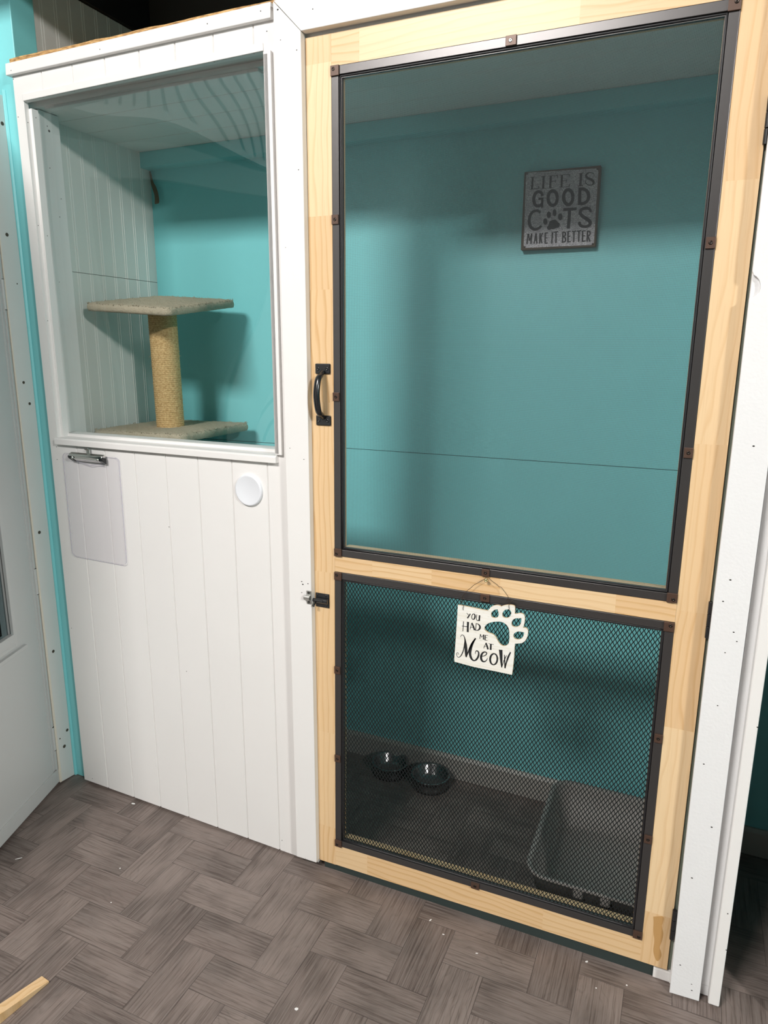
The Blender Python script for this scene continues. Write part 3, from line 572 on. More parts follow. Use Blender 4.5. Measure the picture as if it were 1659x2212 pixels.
LIFE={"ink":[[[-76.51,84.47,4.88],[-77.45,54.24,5.15]],[[-82.18,84.03,1.22],[-70.53,84.36,1.22]],[[-82.75,54.39,1.36],[-58.57,55.12,1.36]],[[-58.83,54.75,2.17],[-59.59,60.73,1.08]],[[-47.48,83.96,5.42],[-47.16,53.56,5.42]],[[-53.82,83.98,1.22],[-41.88,84.14,1.22]],[[-54.24,53.72,1.36],[-39.45,54.26,1.36]],[[-28.54,83.39,5.42],[-28.89,53.68,5.42]],[[-35.53,83.47,1.22],[-10.2,83.37,1.36]],[[-11.16,83.2,2.44],[-10.32,76.26,1.08]],[[-27.75,69.92,1.36],[-15.2,69.79,1.36]],[[-15.42,73.44,1.36],[-15.66,65.92,1.36]],[[-34.51,53.87,1.36],[-22.61,53.97,1.36]],[[0.59,83.09,5.15],[1.32,53.62,5.15]],[[-5.63,83.24,1.22],[21.17,83.0,1.36]],[[19.82,82.73,2.44],[21.06,76.19,1.08]],[[1.48,68.79,1.36],[13.59,68.82,1.36]],[[13.9,72.54,1.36],[13.43,64.83,1.36]],[[-4.5,53.57,1.36],[21.7,53.54,1.36]],[[21.01,53.6,2.44],[22.34,60.6,1.08]],[[49.68,82.96,5.96],[49.67,53.1,5.96]],[[42.91,83.17,1.22],[56.41,83.02,1.22]],[[42.91,52.61,1.36],[57.11,53.01,1.36]],[[83.18,73.45,1.08],[82.92,74.52,1.18],[82.7,75.63,1.28],[82.48,76.74,1.39],[82.23,77.81,1.49],[81.88,78.77,1.57],[81.41,79.57,1.63],[80.8,80.22,1.65],[80.09,80.73,1.64],[79.3,81.14,1.61],[78.44,81.48,1.59],[77.52,81.77,1.59],[76.57,82.02,1.63],[75.55,82.27,1.71],[74.44,82.48,1.82],[73.27,82.65,1.95],[72.1,82.73,2.1],[70.94,82.73,2.26],[69.85,82.61,2.44],[68.77,82.36,2.64],[67.66,81.99,2.86],[66.58,81.54,3.1],[65.58,81.0,3.34],[64.7,80.42,3.58],[64.02,79.81,3.79],[63.5,79.15,3.99],[63.1,78.43,4.19],[62.83,77.66,4.37],[62.71,76.86,4.55],[62.76,76.02,4.72],[63.0,75.18,4.88],[63.45,74.29,5.04],[64.12,73.34,5.19],[64.95,72.36,5.34],[65.92,71.4,5.47],[66.97,70.48,5.59],[68.08,69.64,5.69],[69.3,68.92,5.78],[70.69,68.28,5.85],[72.18,67.69,5.91],[73.67,67.1,5.95],[75.1,66.47,5.97],[76.38,65.76,5.96],[77.58,64.95,5.93],[78.76,64.08,5.88],[79.87,63.16,5.81],[80.88,62.23,5.71],[81.73,61.31,5.58],[82.37,60.42,5.42],[82.82,59.53,5.21],[83.12,58.62,4.96],[83.26,57.71,4.68],[83.25,56.84,4.39],[83.07,56.02,4.09],[82.74,55.28,3.79],[82.19,54.59,3.49],[81.44,53.92,3.16],[80.53,53.31,2.82],[79.51,52.78,2.5],[78.43,52.38,2.23],[77.34,52.15,2.03],[76.2,52.08,1.91],[74.96,52.15,1.86],[73.65,52.35,1.85],[72.34,52.65,1.87],[71.06,53.05,1.89],[69.87,53.52,1.9],[68.73,54.07,1.9],[67.61,54.72,1.92],[66.52,55.46,1.94],[65.5,56.28,1.95],[64.57,57.17,1.94],[63.77,58.11,1.9],[63.13,59.14,1.81],[62.64,60.27,1.69],[62.24,61.47,1.54],[61.89,62.69,1.39],[61.53,63.92,1.23],[61.14,65.12,1.08]],[[-47.97,35.44,6.78],[-48.51,36.87,6.87],[-48.97,38.36,6.97],[-49.44,39.84,7.06],[-49.98,41.27,7.16],[-50.65,42.55,7.24],[-51.55,43.63,7.32],[-52.71,44.57,7.37],[-54.09,45.42,7.41],[-55.62,46.13,7.44],[-57.21,46.66,7.47],[-58.77,46.95,7.51],[-60.24,46.95,7.59],[-61.67,46.63,7.7],[-63.14,46.05,7.84],[-64.59,45.22,7.99],[-65.96,44.18,8.15],[-67.18,42.97,8.29],[-68.2,41.61,8.4],[-69.03,40.04,8.49],[-69.73,38.22,8.56],[-70.28,36.22,8.62],[-70.68,34.11,8.66],[-70.92,31.98,8.68],[-70.99,29.88,8.67],[-70.88,27.72,8.63],[-70.6,25.41,8.55],[-70.15,23.07,8.45],[-69.56,20.82,8.34],[-68.84,18.76,8.23],[-68.01,17.03,8.13],[-67.02,15.6,8.04],[-65.85,14.37,7.94],[-64.55,13.35,7.84],[-63.18,12.53,7.75],[-61.78,11.89,7.66],[-60.41,11.43,7.59],[-59.0,11.17,7.53],[-57.51,11.14,7.49],[-55.98,11.29,7.45],[-54.5,11.6,7.42],[-53.13,12.03,7.37],[-51.93,12.56,7.32],[-50.93,13.24,7.24],[-50.09,14.1,7.16],[-49.36,15.1,7.06],[-48.68,16.15,6.97],[-48.01,17.2,6.87],[-47.28,18.2,6.78]],[[-58.53,28.96,5.42],[-45.03,28.62,5.42]],[[-47.88,28.83,6.23],[-47.17,6.24,6.23]],[[-8.16,27.19,8.4],[-8.22,23.17,8.4],[-8.89,19.39,8.4],[-10.13,16.04,8.4],[-11.89,13.29,8.4],[-14.08,11.28,8.4],[-16.58,10.11,8.4],[-19.28,9.84,8.4],[-22.04,10.5,8.4],[-24.71,12.03,8.4],[-27.17,14.38,8.4],[-29.29,17.42,8.4],[-30.96,21.0,8.4],[-32.09,24.93,8.4],[-32.64,29.02,8.4],[-32.57,33.06,8.4],[-31.88,36.84,8.4],[-30.62,40.19,8.4],[-28.85,42.92,8.4],[-26.66,44.9,8.4],[-24.15,46.05,8.4],[-21.46,46.29,8.4],[-18.71,45.62,8.4],[-16.05,44.08,8.4],[-13.61,41.74,8.4],[-11.51,38.72,8.4],[-9.85,35.17,8.4],[-8.71,31.26,8.4],[-8.16,27.19,8.4]],[[32.5,26.5,8.4],[32.46,22.46,8.4],[31.81,18.65,8.4],[30.6,15.28,8.4],[28.86,12.51,8.4],[26.7,10.49,8.4],[24.21,9.31,8.4],[21.53,9.05,8.4],[18.79,9.7,8.4],[16.12,11.25,8.4],[13.66,13.61,8.4],[11.54,16.66,8.4],[9.86,20.26,8.4],[8.71,24.22,8.4],[8.15,28.33,8.4],[8.2,32.39,8.4],[8.86,36.2,8.4],[10.1,39.57,8.4],[11.85,42.32,8.4],[14.02,44.31,8.4],[16.51,45.46,8.4],[19.18,45.71,8.4],[21.91,45.04,8.4],[24.57,43.49,8.4],[27.0,41.13,8.4],[29.11,38.1,8.4],[30.78,34.52,8.4],[31.93,30.59,8.4],[32.5,26.5,8.4]],[[49.31,48.37,8.4],[50.79,6.18,8.4]],[[49.56,44.61,7.45],[51.28,44.54,7.44],[53.01,44.56,7.43],[54.74,44.59,7.41],[56.46,44.52,7.4],[58.14,44.29,7.41],[59.77,43.8,7.45],[61.39,43.05,7.53],[63.03,42.1,7.63],[64.64,40.97,7.76],[66.16,39.72,7.89],[67.55,38.36,8.02],[68.74,36.93,8.13],[69.75,35.37,8.24],[70.64,33.66,8.36],[71.4,31.85,8.48],[72.0,29.98,8.58],[72.44,28.12,8.65],[72.71,26.32,8.67],[72.81,24.53,8.65],[72.76,22.68,8.58],[72.54,20.83,8.48],[72.16,19.05,8.36],[71.61,17.38,8.24],[70.87,15.88,8.13],[69.93,14.52,8.02],[68.79,13.25,7.9],[67.48,12.09,7.78],[66.02,11.08,7.66],[64.44,10.24,7.55],[62.78,9.61,7.45],[60.99,9.24,7.37],[59.02,9.13,7.3],[56.93,9.2,7.23],[54.79,9.36,7.17],[52.65,9.51,7.11],[50.56,9.58,7.05]],[[-51.32,-5.97,5.69],[-52.54,-5.03,5.78],[-53.74,-4.0,5.87],[-54.94,-2.98,5.96],[-56.16,-2.03,6.05],[-57.42,-1.23,6.14],[-58.75,-0.67,6.23],[-60.15,-0.32,6.32],[-61.62,-0.13,6.4],[-63.14,-0.1,6.49],[-64.66,-0.21,6.57],[-66.16,-0.47,6.67],[-67.61,-0.86,6.78],[-69.04,-1.39,6.9],[-70.49,-2.05,7.04],[-71.91,-2.85,7.18],[-73.28,-3.8,7.33],[-74.54,-4.92,7.47],[-75.65,-6.21,7.59],[-76.64,-7.74,7.7],[-77.52,-9.49,7.81],[-78.3,-11.41,7.91],[-78.97,-13.43,8.0],[-79.53,-15.48,8.07],[-79.96,-17.49,8.13],[-80.27,-19.51,8.17],[-80.47,-21.59,8.19],[-80.56,-23.7,8.2],[-80.52,-25.81,8.19],[-80.34,-27.89,8.17],[-80.02,-29.89,8.13],[-79.56,-31.87,8.07],[-78.94,-33.87,7.99],[-78.2,-35.83,7.89],[-77.33,-37.7,7.79],[-76.34,-39.44,7.68],[-75.24,-40.99,7.59],[-73.99,-42.39,7.49],[-72.58,-43.69,7.4],[-71.05,-44.84,7.3],[-69.45,-45.84,7.21],[-67.84,-46.63,7.12],[-66.24,-47.21,7.05],[-64.67,-47.55,7.0],[-63.08,-47.67,6.98],[-61.46,-47.61,6.96],[-59.83,-47.37,6.94],[-58.17,-46.97,6.88],[-56.5,-46.43,6.78],[-54.81,-45.69,6.61],[-53.09,-44.72,6.4],[-51.35,-43.59,6.17],[-49.6,-42.38,5.91],[-47.85,-41.18,5.66],[-46.12,-40.05,5.42]],[[9.4,-2.68,7.59],[43.88,-2.83,7.05]],[[26.11,-4.22,8.13],[25.38,-51.0,8.13]],[[81.68,-13.23,5.42],[81.02,-11.94,5.6],[80.44,-10.59,5.79],[79.86,-9.23,5.98],[79.21,-7.94,6.16],[78.4,-6.78,6.34],[77.38,-5.8,6.5],[76.09,-4.97,6.66],[74.59,-4.25,6.82],[72.94,-3.65,6.96],[71.2,-3.19,7.1],[69.43,-2.9,7.22],[67.7,-2.79,7.32],[65.9,-2.88,7.39],[63.95,-3.14,7.44],[61.97,-3.58,7.47],[60.09,-4.16,7.5],[58.4,-4.87,7.53],[57.04,-5.69,7.59],[55.94,-6.68,7.67],[55.03,-7.84,7.77],[54.31,-9.14,7.88],[53.84,-10.52,7.98],[53.63,-11.92,8.07],[53.73,-13.3,8.13],[54.18,-14.67,8.16],[54.95,-16.08,8.16],[55.99,-17.52,8.15],[57.24,-18.96,8.13],[58.66,-20.4,8.12],[60.17,-21.83,8.13],[61.91,-23.25,8.17],[63.94,-24.68,8.22],[66.12,-26.1,8.28],[68.33,-27.51,8.34],[70.44,-28.88,8.38],[72.31,-30.19,8.4],[74.02,-31.44,8.39],[75.7,-32.62,8.35],[77.28,-33.76,8.3],[78.68,-34.89,8.24],[79.83,-36.05,8.18],[80.66,-37.25,8.13],[81.17,-38.56,8.09],[81.41,-39.96,8.05],[81.41,-41.39,8.01],[81.18,-42.76,7.97],[80.74,-44.01,7.92],[80.12,-45.07,7.86],[79.27,-45.95,7.78],[78.15,-46.72,7.69],[76.83,-47.36,7.59],[75.35,-47.88,7.49],[73.8,-48.27,7.39],[72.22,-48.52,7.32],[70.52,-48.63,7.26],[68.63,-48.6,7.21],[66.66,-48.43,7.16],[64.7,-48.14,7.13],[62.85,-47.73,7.09],[61.22,-47.2,7.05],[59.75,-46.51,7.01],[58.36,-45.64,6.98],[57.09,-44.65,6.94],[55.97,-43.59,6.91],[55.01,-42.53,6.85],[54.26,-41.52,6.78],[53.79,-40.54,6.67],[53.57,-39.55,6.54],[53.53,-38.55,6.4],[53.58,-37.55,6.25],[53.63,-36.55,6.1],[53.59,-35.56,5.96]],[[-81.9,-57.56,3.79],[-83.39,-84.77,3.79]],[[-80.42,-58.05,3.25],[-77.0,-76.22,2.98]],[[-77.0,-76.22,2.71],[-72.03,-57.71,2.71]],[[-71.76,-57.45,4.07],[-72.92,-84.62,4.07]],[[-60.21,-57.43,3.25],[-64.23,-84.38,3.52]],[[-59.92,-57.45,3.52],[-56.59,-84.09,3.79]],[[-62.83,-75.6,2.44],[-57.79,-75.33,2.44]],[[-49.4,-58.05,3.79],[-48.91,-84.76,3.79]],[[-42.27,-57.51,3.52],[-47.63,-71.67,3.25]],[[-46.6,-69.69,3.52],[-42.92,-84.12,3.79]],[[-35.08,-58.46,3.79],[-33.96,-85.53,3.79]],[[-35.77,-58.96,2.71],[-27.85,-58.06,2.71]],[[-34.77,-71.42,2.44],[-28.66,-70.94,2.44]],[[-33.99,-84.99,2.71],[-27.88,-84.49,2.71]],[[-15.95,-57.94,3.79],[-15.68,-86.2,3.79]],[[-13.11,-58.1,2.71],[-1.07,-56.92,2.71]],[[-6.36,-57.82,3.79],[-5.1,-85.67,3.79]],[[11.86,-57.53,3.79],[12.23,-85.9,3.79]],[[11.92,-58.46,2.71],[12.93,-58.75,2.85],[14.0,-58.98,3.01],[15.07,-59.2,3.17],[16.08,-59.49,3.31],[16.95,-59.91,3.43],[17.63,-60.52,3.52],[18.15,-61.42,3.58],[18.58,-62.56,3.62],[18.88,-63.83,3.64],[19.01,-65.11,3.63],[18.93,-66.29,3.6],[18.61,-67.24,3.52],[17.98,-67.96,3.41],[17.03,-68.52,3.24],[15.89,-68.97,3.05],[14.64,-69.37,2.84],[13.38,-69.77,2.63],[12.23,-70.23,2.44]],[[12.25,-70.5,2.44],[13.46,-71.02,2.68],[14.76,-71.48,2.94],[16.06,-71.93,3.2],[17.26,-72.45,3.44],[18.29,-73.1,3.65],[19.04,-73.94,3.79],[19.54,-75.07,3.89],[19.87,-76.47,3.93],[20.02,-77.99,3.95],[19.97,-79.5,3.92],[19.73,-80.88,3.87],[19.27,-81.98,3.79],[18.51,-82.77,3.68],[17.45,-83.34,3.51],[16.18,-83.78,3.32],[14.81,-84.15,3.11],[13.44,-84.52,2.9],[12.17,-84.96,2.71]],[[25.38,-57.64,3.79],[26.48,-85.7,3.79]],[[24.74,-58.4,2.44],[32.47,-57.79,2.44]],[[25.56,-71.23,2.44],[31.91,-70.51,2.44]],[[26.41,-84.63,2.71],[34.16,-83.96,2.71]],[[35.18,-59.0,2.71],[46.31,-58.19,2.71]],[[40.82,-58.53,3.79],[41.77,-85.7,3.79]],[[48.27,-58.7,2.71],[59.49,-58.03,2.71]],[[53.88,-58.23,3.79],[54.76,-85.84,3.79]],[[63.61,-58.27,3.79],[64.53,-85.83,3.79]],[[63.39,-59.05,2.44],[70.99,-58.44,2.44]],[[64.0,-72.02,2.44],[70.52,-71.33,2.44]],[[64.47,-85.03,2.71],[72.23,-84.38,2.71]],[[75.66,-58.97,3.79],[76.87,-86.21,3.79]],[[75.73,-60.03,2.71],[76.85,-60.34,2.85],[78.04,-60.57,3.01],[79.23,-60.81,3.17],[80.34,-61.12,3.31],[81.29,-61.57,3.43],[82.0,-62.23,3.52],[82.5,-63.19,3.58],[82.84,-64.41,3.61],[83.02,-65.78,3.62],[83.03,-67.16,3.61],[82.86,-68.44,3.58],[82.51,-69.49,3.52],[81.9,-70.29,3.43],[81.03,-70.93,3.31],[79.97,-71.47,3.17],[78.83,-71.96,3.01],[77.69,-72.45,2.85],[76.63,-72.98,2.71]],[[78.28,-73.21,3.52],[83.69,-86.3,3.79]]],"polys":[[[-22.55,-13.22],[-22.68,-15.76],[-23.35,-18.01],[-24.49,-19.76],[-26.01,-20.84],[-27.74,-21.13],[-29.51,-20.61],[-31.17,-19.33],[-32.53,-17.41],[-33.47,-15.05],[-33.9,-12.47],[-33.77,-9.93],[-33.1,-7.67],[-31.95,-5.93],[-30.43,-4.86],[-28.7,-4.57],[-26.93,-5.1],[-25.28,-6.38],[-23.92,-8.29],[-22.98,-10.64]],[[-7.91,-9.16],[-8.0,-11.85],[-8.62,-14.25],[-9.68,-16.11],[-11.1,-17.26],[-12.73,-17.58],[-14.41,-17.04],[-15.98,-15.7],[-17.28,-13.67],[-18.19,-11.17],[-18.61,-8.44],[-18.51,-5.74],[-17.9,-3.35],[-16.83,-1.49],[-15.41,-0.34],[-13.78,-0.03],[-12.1,-0.57],[-10.54,-1.92],[-9.24,-3.94],[-8.33,-6.43]],[[8.43,-20.55],[8.3,-23.2],[7.6,-25.55],[6.39,-27.38],[4.78,-28.5],[2.95,-28.81],[1.06,-28.26],[-0.7,-26.93],[-2.16,-24.93],[-3.16,-22.46],[-3.62,-19.77],[-3.49,-17.12],[-2.78,-14.76],[-1.56,-12.94],[0.04,-11.83],[1.88,-11.53],[3.77,-12.08],[5.52,-13.41],[6.97,-15.41],[7.97,-17.87]],[[-31.07,-29.59],[-31.2,-32.06],[-31.88,-34.25],[-33.04,-35.96],[-34.56,-37.01],[-36.3,-37.29],[-38.09,-36.79],[-39.74,-35.55],[-41.11,-33.68],[-42.05,-31.38],[-42.47,-28.87],[-42.33,-26.4],[-41.65,-24.21],[-40.49,-22.5],[-38.96,-21.46],[-37.23,-21.18],[-35.44,-21.69],[-33.79,-22.93],[-32.43,-24.79],[-31.49,-27.09]],[[-10.82,-25.94],[-9.18,-26.99],[-7.55,-28.04],[-6.13,-29.16],[-5.16,-30.42],[-4.39,-31.76],[-3.37,-33.05],[-1.66,-34.19],[0.32,-35.27],[1.75,-36.56],[2.27,-38.22],[2.24,-40.08],[1.94,-41.89],[1.46,-43.73],[0.7,-45.53],[-0.43,-46.81],[-1.98,-47.18],[-3.89,-47.03],[-6.02,-47.14],[-8.42,-47.95],[-11.05,-49.01],[-13.61,-49.77],[-16.09,-49.83],[-18.51,-49.58],[-20.69,-49.62],[-22.47,-50.45],[-24.01,-51.57],[-25.5,-52.02],[-27.12,-51.3],[-28.7,-49.92],[-29.97,-48.4],[-30.96,-46.88],[-31.63,-45.22],[-31.67,-43.61],[-30.71,-42.27],[-29.12,-40.98],[-27.67,-39.16],[-26.79,-36.21],[-26.04,-32.73],[-24.96,-29.97],[-23.35,-28.54],[-21.41,-27.83],[-19.18,-27.27],[-16.59,-26.72],[-13.7,-26.33]]]}

def struct(name, bm, mats, **kw):
    o = obj(name, bm, mats, **kw)
    if not kw.get('parent'): o['kind'] = 'structure'
    return o


def sroot(name, loc, rotz=0.0):
    o = empty(name, loc, rotz)
    o['kind'] = 'structure'
    return o


# ================================================================== the shell
BACK = 0.565            # back wall of the kennels
LEFT = -0.934           # kennel side wall

# ---- floor: printed vinyl planks laid in a herringbone of 100 x 200 mm
bm = BM()
f = box(bm, -2.6, 4.6, -4.8, 0.70, -0.03, -0.0006)
rgb = {}
for q in f: rgb[len(rgb)] = (0.5, 0.0, 0.5)
U0, V0, P = -0.0860, -0.1560, 0.1005
for i in range(-26, 48):
    for j in range(-9, 48):
        k = (i - j - 2) % 4
        x = U0 + i * P
        y = V0 - j * P
        if k == 0: x1, y1, y0, g = x + 2 * P, y, y - P, 0.0
        elif k == 3: x1, y1, y0, g = x + P, y, y - 2 * P, 1.0
        else: continue
        if x1 < -2.55 or x > 4.55 or y1 < -4.75 or y0 > 0.68: continue
        e = 0.0004
        vs = [bm.verts.new(p) for p in ((x + e, y0 + e, 0), (x1 - e, y0 + e, 0), (x1 - e, y1 - e, 0), (x + e, y1 - e, 0))]
        q = bm.faces.new(vs)
        q.material_index = 1
        rgb[len(rgb)] = (random.random(), g, random.random())
fl = struct('floor', bm, [SEAM, FLOORM])
color_board(fl, lambda i: rgb[i])
for p in fl.data.polygons:
    if p.material_index == 1 and p.normal.z < 0: p.flip()

# ---- back wall of the kennels: two teal sheets with a seam
bm = BM()
box(bm, -1.0, 3.0, BACK, BACK + 0.02, 0.0, 1.0985)
box(bm, -1.0, 3.0, BACK, BACK + 0.02, 1.1005, 2.052)
box(bm, -1.0, 3.0, BACK + 0.02, BACK + 0.03, 0.0, 2.052)
box(bm, LEFT, 3.0, 0.5175, BACK, 2.003, 2.050)      # teal ledger under the kennel ceiling
struct('wall_back', bm, TEAL)
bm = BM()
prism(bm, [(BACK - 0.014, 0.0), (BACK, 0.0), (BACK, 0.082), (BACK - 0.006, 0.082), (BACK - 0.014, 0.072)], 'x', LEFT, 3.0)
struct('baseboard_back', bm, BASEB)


# ---- beadboard on the left: lower sheet, upper sheet, sheet above the kennel roof
bm = BM()
for za, zb in ((0.0, 1.640), (1.6415, 2.41)):
    box(bm, LEFT - 0.012, LEFT, 0.12, BACK, za, zb)
    y = 0.3173 - 3 * 0.0510
    while y < BACK - 0.01:
        for c in (y - 0.0042, y + 0.0042):
            prism(bm, [(LEFT, c - 0.0017), (LEFT + 0.0011, c - 0.0009), (LEFT + 0.0011, c + 0.0009), (LEFT, c + 0.0017)], 'z', za, zb, 1)
        y += 0.0510
box(bm, LEFT - 0.03, LEFT - 0.012, 0.12, BACK, 0.0, 2.41)
struct('wall_kennel_left', bm, [BEADG, BEADW])
bm = BM()
box(bm, LEFT - 0.04, LEFT + 0.012, 0.12, 0.60, 2.412, 2.62)
struct('trim_1', bm, BLACKBEAM)
bm = BM()
box(bm, LEFT - 0.04, 4.6, BACK + 0.032, BACK + 0.06, 2.0, 3.8)
struct('wall_loft', bm, CHARCOAL)

# ---- teal end of the building wall beside the left door
bm = BM()
box(bm, -1.10, -0.9153, 0.046, 0.1225, 0.0, 2.74)
prism(bm, [(-0.971, 0.046), (-0.971, 0.039), (-0.9665, 0.0405), (-0.9625, 0.046)], 'z', 0.0, 2.10)
struct('wall_corner', bm, TEAL, bevel=0.002)

# ---- kennel ceiling boards with fine grooves and the board roof on top
bm = BM()
pts = [(0.062, 2.050)]
for y in (0.1815, 0.2935, 0.4055, 0.5175):
    pts += [(y - 0.0016, 2.050), (y, 2.0525), (y + 0.0016, 2.050)]
pts += [(BACK, 2.050), (BACK, 2.066), (0.062, 2.066)]
prism(bm, pts, 'x', LEFT, 3.0)
struct('ceiling_kennel', bm, WHITE_IN)
bm = BM()
n = 90
top = []
for k in range(n + 1):
    x = -0.914 + (3.9) * k / n
    top.append((x, 2.1605 + random.uniform(-0.0014, 0.0012)))
prism(bm, [(-0.914, 2.1495)] + top + [(3.0, 2.1495)], 'y', 0.026, 0.60)
struct('ceiling_loft_boards', bm, OSB)

# ---- partition between this kennel and the next, unseen closed front added to darken the next kennel
bm = BM()
box(bm, 0.936, 0.980, 0.055, BACK, 0.0, 2.05)
struct('wall_partition', bm, WHITE_IN)
bm = BM()
box(bm, 1.13, 4.6, -0.002, 0.04, 0.0, 2.14)
struct('wall_next_kennel_shade', bm, WHITE)

# ---- rest of the room behind the camera (seen only as reflections)
bm = BM()
box(bm, -2.6, 4.6, -4.84, -4.80, 0.0, 3.8)
for k in range(52): box(bm, -2.5 + k * 0.14, -2.5 + k * 0.14 + 0.012, -4.802, -4.799, 1.2, 2.8, 1)
struct('wall_rear', bm, [CHARCOAL, WHITE_OLD])
bm = BM()
for x in (-1.5, -0.35, 0.25, 1.6): box(bm, x, x + 0.09, -4.799, -4.77, 0.0, 2.3)
box(bm, -0.35, 0.34, -4.799, -4.77, 2.21, 2.3)
struct('trim_2', bm, WHITE)
bm = BM()
box(bm, 4.6, 4.64, -4.84, 0.62, 0.0, 3.8)
struct('wall_right', bm, TEAL)
bm = BM()
box(bm, -2.6, 4.6, -4.84, 0.62, 3.80, 3.84)
struct('ceiling', bm, CHARCOAL)
bm = BM()
box(bm, -1.03, -0.985, -4.80, -0.90, 0.0, 3.8)
box(bm, -1.03, -0.985, -0.90, 0.046, 2.13, 3.8)
for k in range(46):
    y = -0.10 - k * 0.062
    box(bm, -0.9855, -0.9842, y - 0.006, y + 0.006, 2.16 if y > -0.92 else 1.0, 3.8, 1)
struct('wall_left', bm, [WHITE, CHARCOAL])
bm = BM()
box(bm, -2.64, -2.60, -4.84, 0.62, 0.0, 3.8)
box(bm, -2.6, -0.985, 0.06, 0.10, 0.0, 3.8)
struct('wall_far_left', bm, CHARCOAL)

# ================================================================== left doorway
bm = BM()
JX = -0.971
hexa(bm, [(JX - 0.06, -0.012, 0.004), (JX, -0.010, 0.006), (JX, 0.0455, 0.001), (JX - 0.06, 0.0455, 0.001)],
     [(JX - 0.06, -0.012, 2.085), (JX, -0.0165, 2.085), (JX, 0.0455, 2.085), (JX - 0.06, 0.0455, 2.085)])
for y, z, r in ((0.0305, 2.012, .0042), (0.0069, 1.7226, .0042), (0.0065, 0.8607, .0042), (0.0098, 0.465, .0042), (0.0302, 0.1743, .0042), (0.0127, 0.124, .0048),
                (-0.0010, 0.1594, .002), (0.0228, 1.5927, .0016), (0.0213, 1.2525, .0035), (0.0085, 1.315, .0035), (0.019, 2.055, .003)):
    dot(bm, (JX + 0.0003, y, z), r, 'x', 1)
box(bm, -0.9785, -0.9712, -0.0175, -0.0085, 0.006, 2.085, 2)
struct('trim_3', bm, [WHITE_OLD, HOLE_RUST, CREAM], bevel=0.0010)

DANG = math.atan2(0.0987, 0.287)      # the door stands open by about 19 degrees
d1 = sroot('door_1', (-0.975, -0.029, 0.0), -math.pi / 2 + DANG)
# local x runs along the door from its hinges, local -y is its outer side; the room side is +y
DW = 0.80
bm = BM()
wx0, wx1, wz0, wz1 = 0.1285, 0.665, 0.585, 1.93
for a in ((0.0085, wx0, 0.012, 2.03), (wx1, DW, 0.012, 2.03), (wx0, wx1, 0.012, wz0), (wx0, wx1, wz1, 2.03)):
    box(bm, a[0], a[1], -0.036, 0.0, a[2], a[3])
obj('door_leaf', bm, GREYDOOR, d1, True)
bm = BM()
box(bm, -0.014, DW, 0.0, 0.004, 0.010, 0.0575)
box(bm, -0.014, DW, 0.0035, 0.0048, 0.0562, 0.0580)
obj('kick_rail', bm, GREYDOOR, d1, True, bevel=0.0008)
bm = BM()
box(bm, -0.0075, 0.0010, -0.012, 0.0060, 0.060, 2.03)
box(bm, 0.0010, 0.0105, -0.012, 0.0025, 0.060, 2.03)
obj('hinge_rail', bm, GREYDOOR, d1, True, bevel=0.001)
for z in (0.171, 0.7105, 1.56):
    bm = BM()
    cyl(bm, (-0.0045, 0.0035, z - 0.041), 0.0048, 0.0048, 0.082, 'z', 16)
    for zz in (z - 0.042, z + 0.041): cyl(bm, (-0.0045, 0.0035, zz), 0.0055, 0.0055, 0.0012, 'z', 16, 1)
    obj('hinge', bm, [GREYDOOR, HOLE], d1, True)
bm = BM()
def frame4(bm, x0, x1, z0, z1, w, y0, y1):
    box(bm, x0, x0 + w, y0, y1, z0, z1)
    box(bm, x1 - w, x1, y0, y1, z0, z1)
    box(bm, x0 + w, x1 - w, y0, y1, z0, z0 + w)
    box(bm, x0 + w, x1 - w, y0, y1, z1 - w, z1)
frame4(bm, wx0 - 0.001, wx1 + 0.001, wz0 - 0.03, wz1 + 0.012, 0.013, 0.0, 0.010)
box(bm, wx0 + 0.01, wx1 - 0.01, -0.006, 0.010, wz0 - 0.02, wz0 + 0.012)
obj('window_frame', bm, GREYDOOR, d1, True, bevel=0.0012)
bm = BM()
box(bm, 0.084, wx1 + 0.03, 0.0, 0.011, 0.5300, 0.5420)
obj('window_ledge', bm, GREYDOOR, d1, True, bevel=0.001)
bm = BM()
box(bm, wx0, wx1, -0.020, -0.016, wz0, wz1)
obj('glass_pane', bm, DOORGLASS, d1, True)

# ================================================================== white panelled kennel front with the window
PROT = -math.atan(0.029)
pr = sroot('wall_front', (-0.080, 0.004, 0.0), PROT)
S_ = math.sqrt(1 + 0.029 ** 2)
def LX(X): return (X + 0.080) * S_


GRO = [-0.803, -0.6915, -0.5797, -0.4675, -0.3565, -0.2450, -0.1340]


def grooved(bm, x0, x1, z0, z1, y0=0.0, th=0.012):
    pts = [(x0, y0)]
    for g in GRO:
        c = LX(g)
        if x0 + 0.004 < c < x1 - 0.004:
            pts += [(c - 0.0030, y0), (c - 0.0008, y0 + 0.0035), (c + 0.0012, y0 + 0.0035), (c + 0.0020, y0)]
    pts += [(x1, y0), (x1, y0 + th), (x0, y0 + th)]
    prism(bm, pts, 'z', z0, z1)


